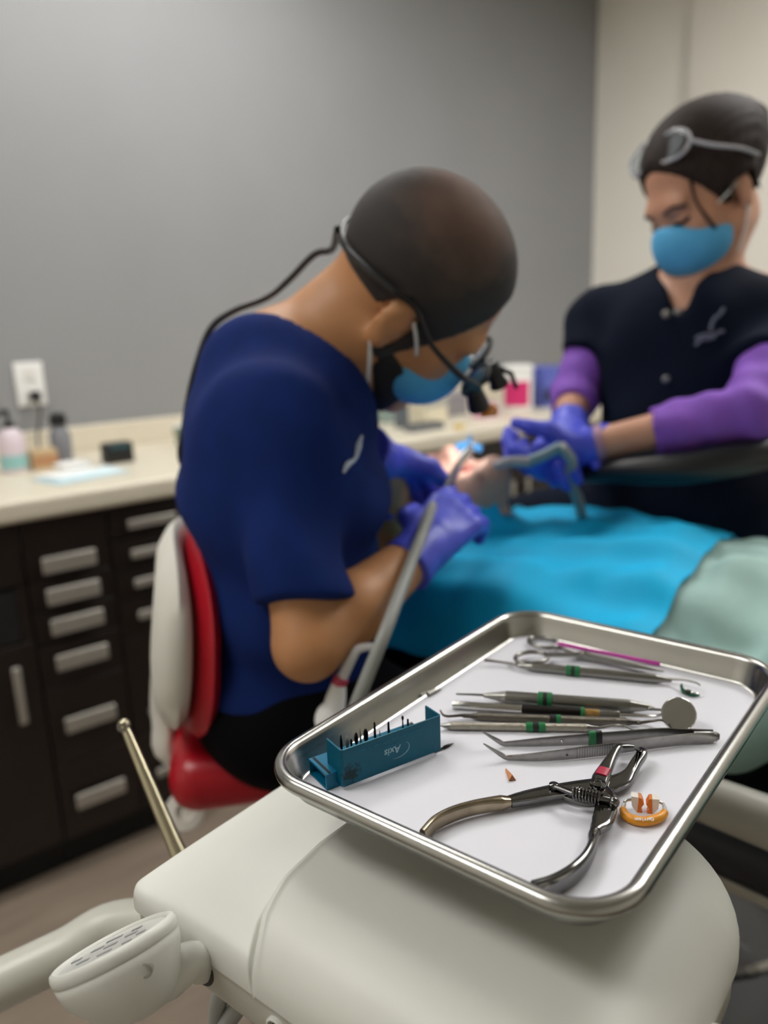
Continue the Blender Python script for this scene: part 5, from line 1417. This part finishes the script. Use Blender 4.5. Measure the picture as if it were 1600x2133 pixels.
# glasses pushed up on the hair
gl = thing('safety_glasses', HA.p(.09, 0, .09), 'clear safety glasses pushed up on the woman\'s hair', 'glasses')
M_clr = mat('clear acrylic', (214, 214, 220), .12, trans=.35, var=.02)
gc = HA.p(.060, 0, .116); GF = unit(HA.F * .72 + HA.U * .69); GU = unit(HA.U * .72 - HA.F * .69)
for s_ in (-1, 1):
    c_ = gc + HA.S * s_ * .036
    rg = [c_ + HA.S * .032 * math.cos(w) + GU * .023 * math.sin(w) - GF * (.0022 + .010 * (s_ * math.cos(w) > 0) * abs(math.cos(w))) for w in np.linspace(0, 2 * PI, 28, endpoint=False)]
    fr_ = MB().tube(rg, .0030, 8, closed=True).build('lens_rim', M_clr, gl)
    MB().ball(c_ - GF * .003, (.0012, .030, .021), [GF, HA.S, GU]).build('lens', mat('clear lens', (215, 222, 226)), fr_)
    MB().tube(smooth_path([c_ + HA.S * s_ * .034 - GF * .01, HA.p(.035, s_ * .092, .085), HA.p(-.01, s_ * .093, .055), HA.p(-.04, s_ * .088, .03)], 6), .0032, 8).build('temple', M_clr, gl)
MB().tube([gc - HA.S * .006, gc + GF * .003, gc + HA.S * .006], .003, 8).build('bridge', M_clr, gl)

# assistant's stool with black support arm
asz = a_pe[2] - .105
ast = thing('assistant_stool', (a_pe[0], a_pe[1], 0), 'white-shelled assistant stool with curved black support arm', 'stool')
MB().lathe((a_pe[0], a_pe[1], asz), (0, 0, 1), [(0, -.07), (.16, -.07), (.185, -.05), (.19, -.025), (.18, -.004), (.12, .002), (0, .002)], 40).build('seat_cushion', mat('black vinyl', (20, 22, 26), .38, var=.05), ast, smooth=60)
MB().lathe((a_pe[0], a_pe[1], 0), (0, 0, 1), [(.045, .08), (.03, .13), (.03, asz - .071)], 24).build('gas_column', mat('stool column grey', (168, 166, 160)), ast)
MB().lathe((a_pe[0], a_pe[1], 0), (0, 0, 1), [(.24, .20), (.25, .205), (.25, .215), (.24, .22), (.238, .21)], 40, caps=False).build('foot_ring', M_chrome, ast)
for k in range(5):
    a = 2 * PI * k / 5 + .1; d_ = np.array([math.cos(a), math.sin(a), 0]); c0 = np.array([a_pe[0], a_pe[1], .1])
    lg_ = MB().tube([c0, c0 + d_ * .13 - ZU * .015, c0 + d_ * .25 - ZU * .035], [.026, .02, .015], 12, flat=.8).build('base_leg', M_blkpl, ast)
    MB().lathe(c0 + d_ * .245 - ZU * .072 - np.cross(d_, ZU) * .012, np.cross(d_, ZU), [(.02, 0), (.027, .003), (.027, .021), (.02, .024)], 18).build('caster', M_blkpl, lg_)
    MB().tube([np.array([a_pe[0], a_pe[1], .23]), np.array([a_pe[0], a_pe[1], .21]) + d_ * .245], .006, 8).build('ring_spoke', M_chrome, ast)
aq = [at_d(1215, 985, 1.22), at_d(1300, 980, 1.17), at_d(1420, 975, 1.13), at_d(1540, 955, 1.12), at_d(1640, 930, 1.16), at_d(1700, 930, 1.30)]
MB().tube(smooth_path(aq, 8), lerp_list([.014, .020, .024, .026, .026, .02], 41), 18).build('support_arm', mat('black vinyl', (20, 22, 26)), ast)
MB().tube(smooth_path([at_d(1700, 930, 1.30), at_d(1650, 1010, 1.42), np.array([a_pe[0] + .14, a_pe[1], asz - .08]), np.array([a_pe[0] + .02, a_pe[1], asz - .085])], 6), .014, 12).build('arm_bracket', M_shell, ast)
bq = a_be - ag * .165 + ZU * .02
rings = []
for dd_, s_ in ((0, .8), (.006, .95), (.02, 1.0), (.035, .9)):
    rings.append([bq + ar * (math.copysign(abs(math.cos(a)) ** .75, math.cos(a)) * .19 * s_) + ZU * (math.copysign(abs(math.sin(a)) ** .75, math.sin(a)) * .11 * s_) - ag * (.02 - dd_ - .8 * (math.cos(a) * .19) ** 2) for a in np.linspace(0, 2 * PI, 40, endpoint=False)])
rings_mesh(rings).build('backrest', M_shell, ast, smooth=60)
MB().tube(smooth_path([bq - ag * .01 - ZU * .05, bq - ag * .03 - ZU * .2, np.array([bq[0], bq[1], asz - .06]) + ag * .03, np.array([a_pe[0], a_pe[1], asz - .085])], 6), .013, 12).build('back_bracket', M_shell, ast)

# suction handpiece in her hands
sq = thing('suction_hose', at_d(1150, 945, 1.17), 'grey suction tip and hose held in the assistant\'s blue gloves', 'suction hose')
MB().tube(smooth_path([at_d(1028, 972, 1.15), at_d(1060, 962, 1.155), at_d(1100, 962, 1.16)], 5), lerp_list([.006, .008, .009], 11), 14).build('tip', mat('frosted tip', (150, 150, 156), .3, var=.03), sq)
MB().tube(smooth_path([at_d(1100, 962, 1.16), at_d(1135, 948, 1.155), at_d(1168, 930, 1.15)], 5), .0085, 14).build('valve', mat('grey green valve', (110, 140, 150), .35, var=.03), sq)
MB().tube(smooth_path([at_d(1168, 930, 1.15), at_d(1190, 960, 1.17), at_d(1188, 1000, 1.20), at_d(1205, 1045, 1.24), at_d(1215, 1110, 1.3), at_d(1225, 1250, 1.34)], 6), .0085, 14).build('hose', M_hose, sq)

# ------------------------------------------------------------------ patient on the dental chair
pax = unit([.22, -.97, 0]); pl_ = np.array([.97, .22, 0]); pl_ = unit(pl_)
PA3 = np.array([pax, pl_, ZU])
HPc = np.array([.868, .935, .952])
pF = unit(ZU * .97 + pax * -.05 - pl_ * .20); pU = -pax + ZU * .05
HP = Head(HPc, pF, pU, 1.0)
pat = thing('person', (HPc[0] + pax[0] * .5, HPc[1] + pax[1] * .5, .75), 'patient lying back under a blue bib with mouth open', 'person')
ps = lambda s_, q_, z_: np.array([HPc[0], HPc[1], 0]) + pax * s_ + pl_ * q_ + ZU * z_
tors = [(s_ell(ps(.36, 0, .862), (.19, .175, .088), PA3), .0), (s_ell(ps(.56, 0, .838), (.16, .155, .085), PA3), .06), (s_ell(ps(.74, 0, .815), (.13, .165, .09), PA3), .06),
        (s_cone(ps(.17, 0, .885), HP.p(-.015, 0, -.05), .052, .050), .03), (s_cone(ps(.23, -.155, .87), ps(.23, .155, .87), .05, .05), .04)]
pl_arms = []
hnd = []
for s_ in (-1, 1):
    sh, el, wr = ps(.24, s_ * .17, .865), ps(.50, s_ * .225, .83), ps(.66, s_ * .10, .925)
    tors += [(s_cone(sh, el, .046, .037), .03), (s_cone(el, wr, .036, .025), .015)]
    tors += hand(wr, unit(ps(.72, s_ * -.02, .93) - wr), -ZU, -s_, (.2, .2, .2, .2))
    hp_, kn_, an_ = ps(.78, s_ * .085, .82), ps(1.17, s_ * .10, .86), ps(1.55, s_ * .09, .70)
    tors += [(s_cone(hp_, kn_, .08, .056), .04), (s_cone(kn_, an_, .054, .036), .02), (s_cone(an_ + pax * .03, an_ + ZU * .15 + pax * .06, .036, .026), .02)]
f = Field.around(HP.prims() + tors, .0056, .03); HP.carve(f)
f.sub(HP.ell((.100, 0, -.060), (.026, .021, .013)), .006)      # open mouth
pat_body = f.build('body', M_skin_p, pat, relax=1)
MB().ball(HP.p(.086, 0, -.060), (.006, .017, .010), HP.A).build('mouth', mat('mouth red', (150, 44, 50), .4, var=.1), pat)
for s_ in (-1, 1): MB().tube(smooth_path([HP.p(.099, s_ * .019, -.052), HP.p(.105, s_ * .010, -.048), HP.p(.106, 0, -.047)], 4), .0028, 8).build('teeth', mat('tooth', (240, 238, 228), .3, var=.02), pat)
f = head_field(HP, .0045); x, y, z = f.full(); lf, lr, lu = HP.loc(x, y, z); f.offset(.006)
hl = np.maximum((lf - .045) * .8 - (lu - .03) * .4, -.05 - lu); f.d = np.maximum(f.d, hl.astype(np.float32)); f.build('hair', mat('grey brown hair', (96, 84, 76), .7, var=.3, vscale=80), pat, relax=2)
f = head_field(HP, .0045); x, y, z = f.full(); lf, lr, lu = HP.loc(x, y, z); f.offset(.0022)
bd = np.maximum(lu + .045, np.maximum(.02 - lf, np.sqrt((lf - .10) ** 2 + (lu + .06) ** 2 + lr ** 2) * -1 + .034)); f.d = np.maximum(f.d, bd.astype(np.float32)); f.build('beard_stubble', mat('grey stubble', (182, 148, 132), .8, var=.2, vscale=300), pat, relax=2)
M_gown = mat('pale teal gown', (150, 182, 176), .8, var=.08, vscale=15, bump=.2, bscale=200)
P = [(s_ell(ps(.37, 0, .866), (.19, .20, .100), PA3), 0), (s_ell(ps(.56, 0, .842), (.17, .19, .105), PA3), .06), (s_ell(ps(.76, 0, .82), (.15, .205, .11), PA3), .06), (s_cone(ps(.225, -.155, .872), ps(.225, .155, .872), .066, .066), .04)]
for s_ in (-1, 1):
    sh, el, wr = ps(.24, s_ * .17, .868), ps(.50, s_ * .225, .832), ps(.66, s_ * .10, .925)
    P += [(s_cone(sh, el, .060, .054), .04), (clip(s_cone(el, wr, .052, .042), el + (wr - el) * .8, wr - el), .02), (s_cone(ps(.78, s_ * .085, .825), ps(1.17, s_ * .10, .865), .105, .085), .05)]
f = Field.around(P, .0075, .03); f.folds(.005, [((.5, -.8, .3), .10, .3, .06), ((.9, .3, .2), .085, 1.4, .06), ((.2, .9, -.5), .16, 2.4, .06)])
f.sub(s_cone(ps(.14, 0, .93), HP.p(-.01, 0, -.05), .058, .062), .008); gown_o = f.build('gown', M_gown, pat, relax=2)
P = []
for s_ in (-1, 1): P += [(clip(s_cone(ps(1.12, s_ * .10, .86), ps(1.5, s_ * .09, .72), .085, .058), ps(1.5, s_ * .09, .72), pax), .0)]
f = Field.around(P, .008, .03); f.build('trousers', mat('grey trousers', (80, 84, 92), .8, var=.1), pat, relax=2)
for s_ in (-1, 1):
    an_ = ps(1.57, s_ * .09, .71); f = Field.around([(s_cone(an_, an_ + ZU * .17 + pax * .05, .046, .036), 0)], .006, .02); f.build('shoe', mat('grey shoe', (110, 110, 112), .6, var=.05), pat)

# blue bib draped over the chest
bib = thing('patient_bib', ps(.30, 0, .96), 'bright blue disposable bib draped over the patient\'s chest', 'bib')
NS, NA = 40, 64
bvs = []
for o_ in (gown_o, pat_body):
    bvs.append(BVHTree.FromPolygons([v.co + WL[o_.name] for v in o_.data.vertices], [p.vertices[:] for p in o_.data.polygons]))
S0, S1 = .035, .425; Q0, Q1 = -.280, .215; dq = (Q1 - Q0) / NA; jm = int(-Q0 / dq)
hz = np.zeros((NS + 1, NA + 1))
for i in range(NS + 1):
    for j in range(NA + 1):
        q_ = Q0 + dq * j; e_ = .050 * math.exp(-(q_ / .06) ** 2)
        p = ps(S0 + e_ + (S1 - S0 - e_) * i / NS, q_, 1.0 if i > 3 else .965); best = .70
        for bv in bvs:
            hit = bv.ray_cast(Vector(p), Vector((0, 0, -1)))[0]
            if hit is not None: best = max(best, hit.z)
        hz[i, j] = best
    for j in range(jm + 1, NA + 1): hz[i, j] = max(hz[i, j], hz[i, j - 1] - dq * 1.6)
    for j in range(jm - 1, -1, -1): hz[i, j] = max(hz[i, j], hz[i, j + 1] - dq * 1.6)
for i in range(NS - 1, -1, -1): hz[i] = np.maximum(hz[i], hz[i + 1] - (S1 - S0) / NS * .12)
top = hz.copy()
for _ in range(4):
    g = np.pad(hz, 1, mode='edge'); hz = np.maximum(top, (g[:-2, 1:-1] + g[2:, 1:-1] + g[1:-1, :-2] + g[1:-1, 2:] + 2 * hz) / 6)
vs_, fs_ = [], []
for lay in (0, 1):
    for i in range(NS + 1):
        for j in range(NA + 1):
            q_ = Q0 + dq * j; e_ = .050 * math.exp(-(q_ / .06) ** 2); s_ = S0 + e_ + (S1 - S0 - e_) * i / NS
            w_ = .002 * math.sin(38 * s_ + 9 * q_ + 1) + .0018 * math.sin(60 * q_ - 25 * s_) + .0012 * math.sin(90 * s_ - 40 * q_)
            vs_.append(ps(s_, q_, hz[i, j] + .0085 + w_ - .0012 * lay))
n1 = (NS + 1) * (NA + 1); w1_ = NA + 1
for i in range(NS):
    for j in range(NA):
        q = i * w1_ + j; fs_ += [(q, q + 1, q + w1_ + 1, q + w1_), (n1 + q, n1 + q + w1_, n1 + q + w1_ + 1, n1 + q + 1)]
for i in range(NS): fs_ += [(i * w1_, (i + 1) * w1_, n1 + (i + 1) * w1_, n1 + i * w1_), (i * w1_ + NA, n1 + i * w1_ + NA, n1 + (i + 1) * w1_ + NA, (i + 1) * w1_ + NA)]
for j in range(NA): fs_ += [(j, n1 + j, n1 + j + 1, j + 1), (NS * w1_ + j, NS * w1_ + j + 1, n1 + NS * w1_ + j + 1, n1 + NS * w1_ + j)]
MB().add(vs_, fs_).build('bib_sheet', mat('blue bib paper', (8, 176, 226), .65, var=.04, vscale=12, spec=.25), bib, smooth=60)
MB().tube([ps(S0 + .050 * math.exp(-((Q0 + dq * j) / .06) ** 2), Q0 + dq * j, hz[0, j] + .0095) for j in range(NA + 1)], .0022, 8).build('hem', mat('blue bib hem', (60, 190, 226), .6, var=.03), bib)

# dental chair
ch = thing('dental_chair', ps(.85, 0, 0), 'black upholstered dental chair with pale grey shell under the patient', 'dental chair')
M_upv = mat('black chair vinyl', (16, 20, 28), .4, var=.08, vscale=20)
M_shg = mat('pale grey chair shell', (176, 174, 164), .4, var=.03)


def slab(name, s0_, s1_, z0_, z1_, hw, th_, m, r=.03):
    a, b = ps(s0_, 0, z0_), ps(s1_, 0, z1_); ax_ = unit(b - a); nz_ = np.cross(ax_, pl_); nz_ = nz_ if nz_[2] > 0 else -nz_
    f = Field.around([(s_box((a + b) / 2 - nz_ * th_ / 2, (np.linalg.norm(b - a) / 2, hw, th_ / 2), r, np.array([ax_, pl_, nz_])), 0)], .009, .03)
    return f.build(name, m, ch, relax=2)


slab('headrest', -.13, .12, .895, .875, .13, .07, M_upv); slab('backrest', .13, .80, .775, .715, .27, .08, M_upv, .035); slab('backrest_shell', .22, .82, .692, .632, .22, .05, M_shg, .024)
slab('seat', .78, 1.28, .712, .758, .28, .10, M_upv, .04); slab('seat_shell', .80, 1.26, .605, .648, .25, .07, M_shg, .03); slab('leg_rest', 1.27, 1.85, .75, .60, .24, .08, M_upv, .035)
MB().tube([ps(.0, 0, .82), ps(.14, 0, .76)], .02, 12, flat=3).build('headrest_bar', M_chrome, ch)
c0 = ps(.72, .05, 0); M_chb = mat('charcoal chair base', (40, 40, 40), .5, var=.05)
f = Field.around([(s_box(c0 + ZU * .30, (.16, .12, .26), .05, PA3), 0)], .011, .03); f.build('lift_column', M_chb, ch)
f = Field.around([(s_box(ps(.58, .20, .05), (.50, .36, .05), .04, PA3), 0)], .011, .03); f.cut((0, 0, 0.001), -ZU); f.build('base', M_chb, ch)
for s_ in (-1, 1):
    MB().tube(smooth_path([ps(.80, s_ * .27, .66), ps(.74, s_ * .335, .74), ps(.66, s_ * .345, .80), ps(.50, s_ * .345, .815)], 6), lerp_list([.02, .024, .026, .022], 19), 14).build('armrest', M_shg, ch)

lo_, src_ = HEAD_BEAM; aim = Vector(HP.p(.10, 0, -.05) - src_).to_track_quat('-Z', 'Y')
lo_.location = Vector(src_) - WL[lp.name]; lo_.rotation_euler = aim.to_euler()

cr_ = thing('bright_spot_roll', HP.p(.108, .016, -.055), 'white bright-spot roll at the patient\'s open mouth', 'bright-spot roll')  # added roll; its white stands in for the bright lit spot
MB().tube([HP.p(.106, -.026, -.048), HP.p(.112, -.012, -.052), HP.p(.112, .006, -.054)], [.0055, .006, .0055], 14).build('roll', mat('cotton', (232, 236, 230)), cr_)
MB().lathe(HP.p(.106, -.026, -.048), HP.p(.106, -.026, -.048) - HP.p(.112, -.012, -.052), [(.0054, -.001), (.005, .0012), (.001, .0014)], 14).build('roll_end', M_wpl, cr_)
bt = thing('blue_glow_piece', HP.p(.108, -.03, -.035), 'light blue plastic lip retractor beside the dentist\'s left glove', 'glow stand-in')  # added piece; its blue stands in for the glow at the mouth
MB().tube(smooth_path([HP.p(.112, -.030, -.020), HP.p(.116, -.034, -.040), HP.p(.108, -.036, -.064)], 6), .006, 14, flat=.5).build('paddle', mat('light blue plastic', (90, 170, 235), .35, var=.03), bt)
MB().tube([HP.p(.116, -.034, -.040), HP.p(.124, -.050, -.036)], .0035, 12).build('stem', mat('light blue plastic', (90, 170, 235)), bt)

# handpiece and hose in the dentist's right hand
hz_ = thing('turbine_handpiece', at_d(905, 1050, 1.0), 'steel handpiece with grey hose in the dentist\'s right hand', 'handpiece')
tipm = HP.p(.112, -.010, -.060)
hA = at_d(918, 1040, 1.01)
MB().tube(smooth_path([hA, hA * .5 + tipm * .5 + ZU * .008, tipm + ZU * .006], 6), lerp_list([.007, .0062, .005], 13), 14).build('barrel', M_chrome, hz_)
MB().lathe(tipm, ZU, [(.004, -.004), (.0055, 0), (.0055, .012), (.004, .014)], 16).build('turbine_head', M_chrome, hz_)
hq = [hA, at_d(902, 1055, .96), at_d(880, 1110, .885), at_d(850, 1190, .84), at_d(805, 1310, .775), at_d(765, 1410, .765), at_d(735, 1490, .77), at_d(715, 1570, .78), at_d(690, 1680, .79), tw(.40, .50, .74), tw(.38, .34, .76), tw(.37, .27, .818)]
MB().tube(smooth_path(hq, 8), lerp_list([.0062, .0066, .0066, .0068, .007, .0072, .0072, .0072], 89), 14).build('hose', mat('grey silicone hose', (150, 152, 148)), hz_)
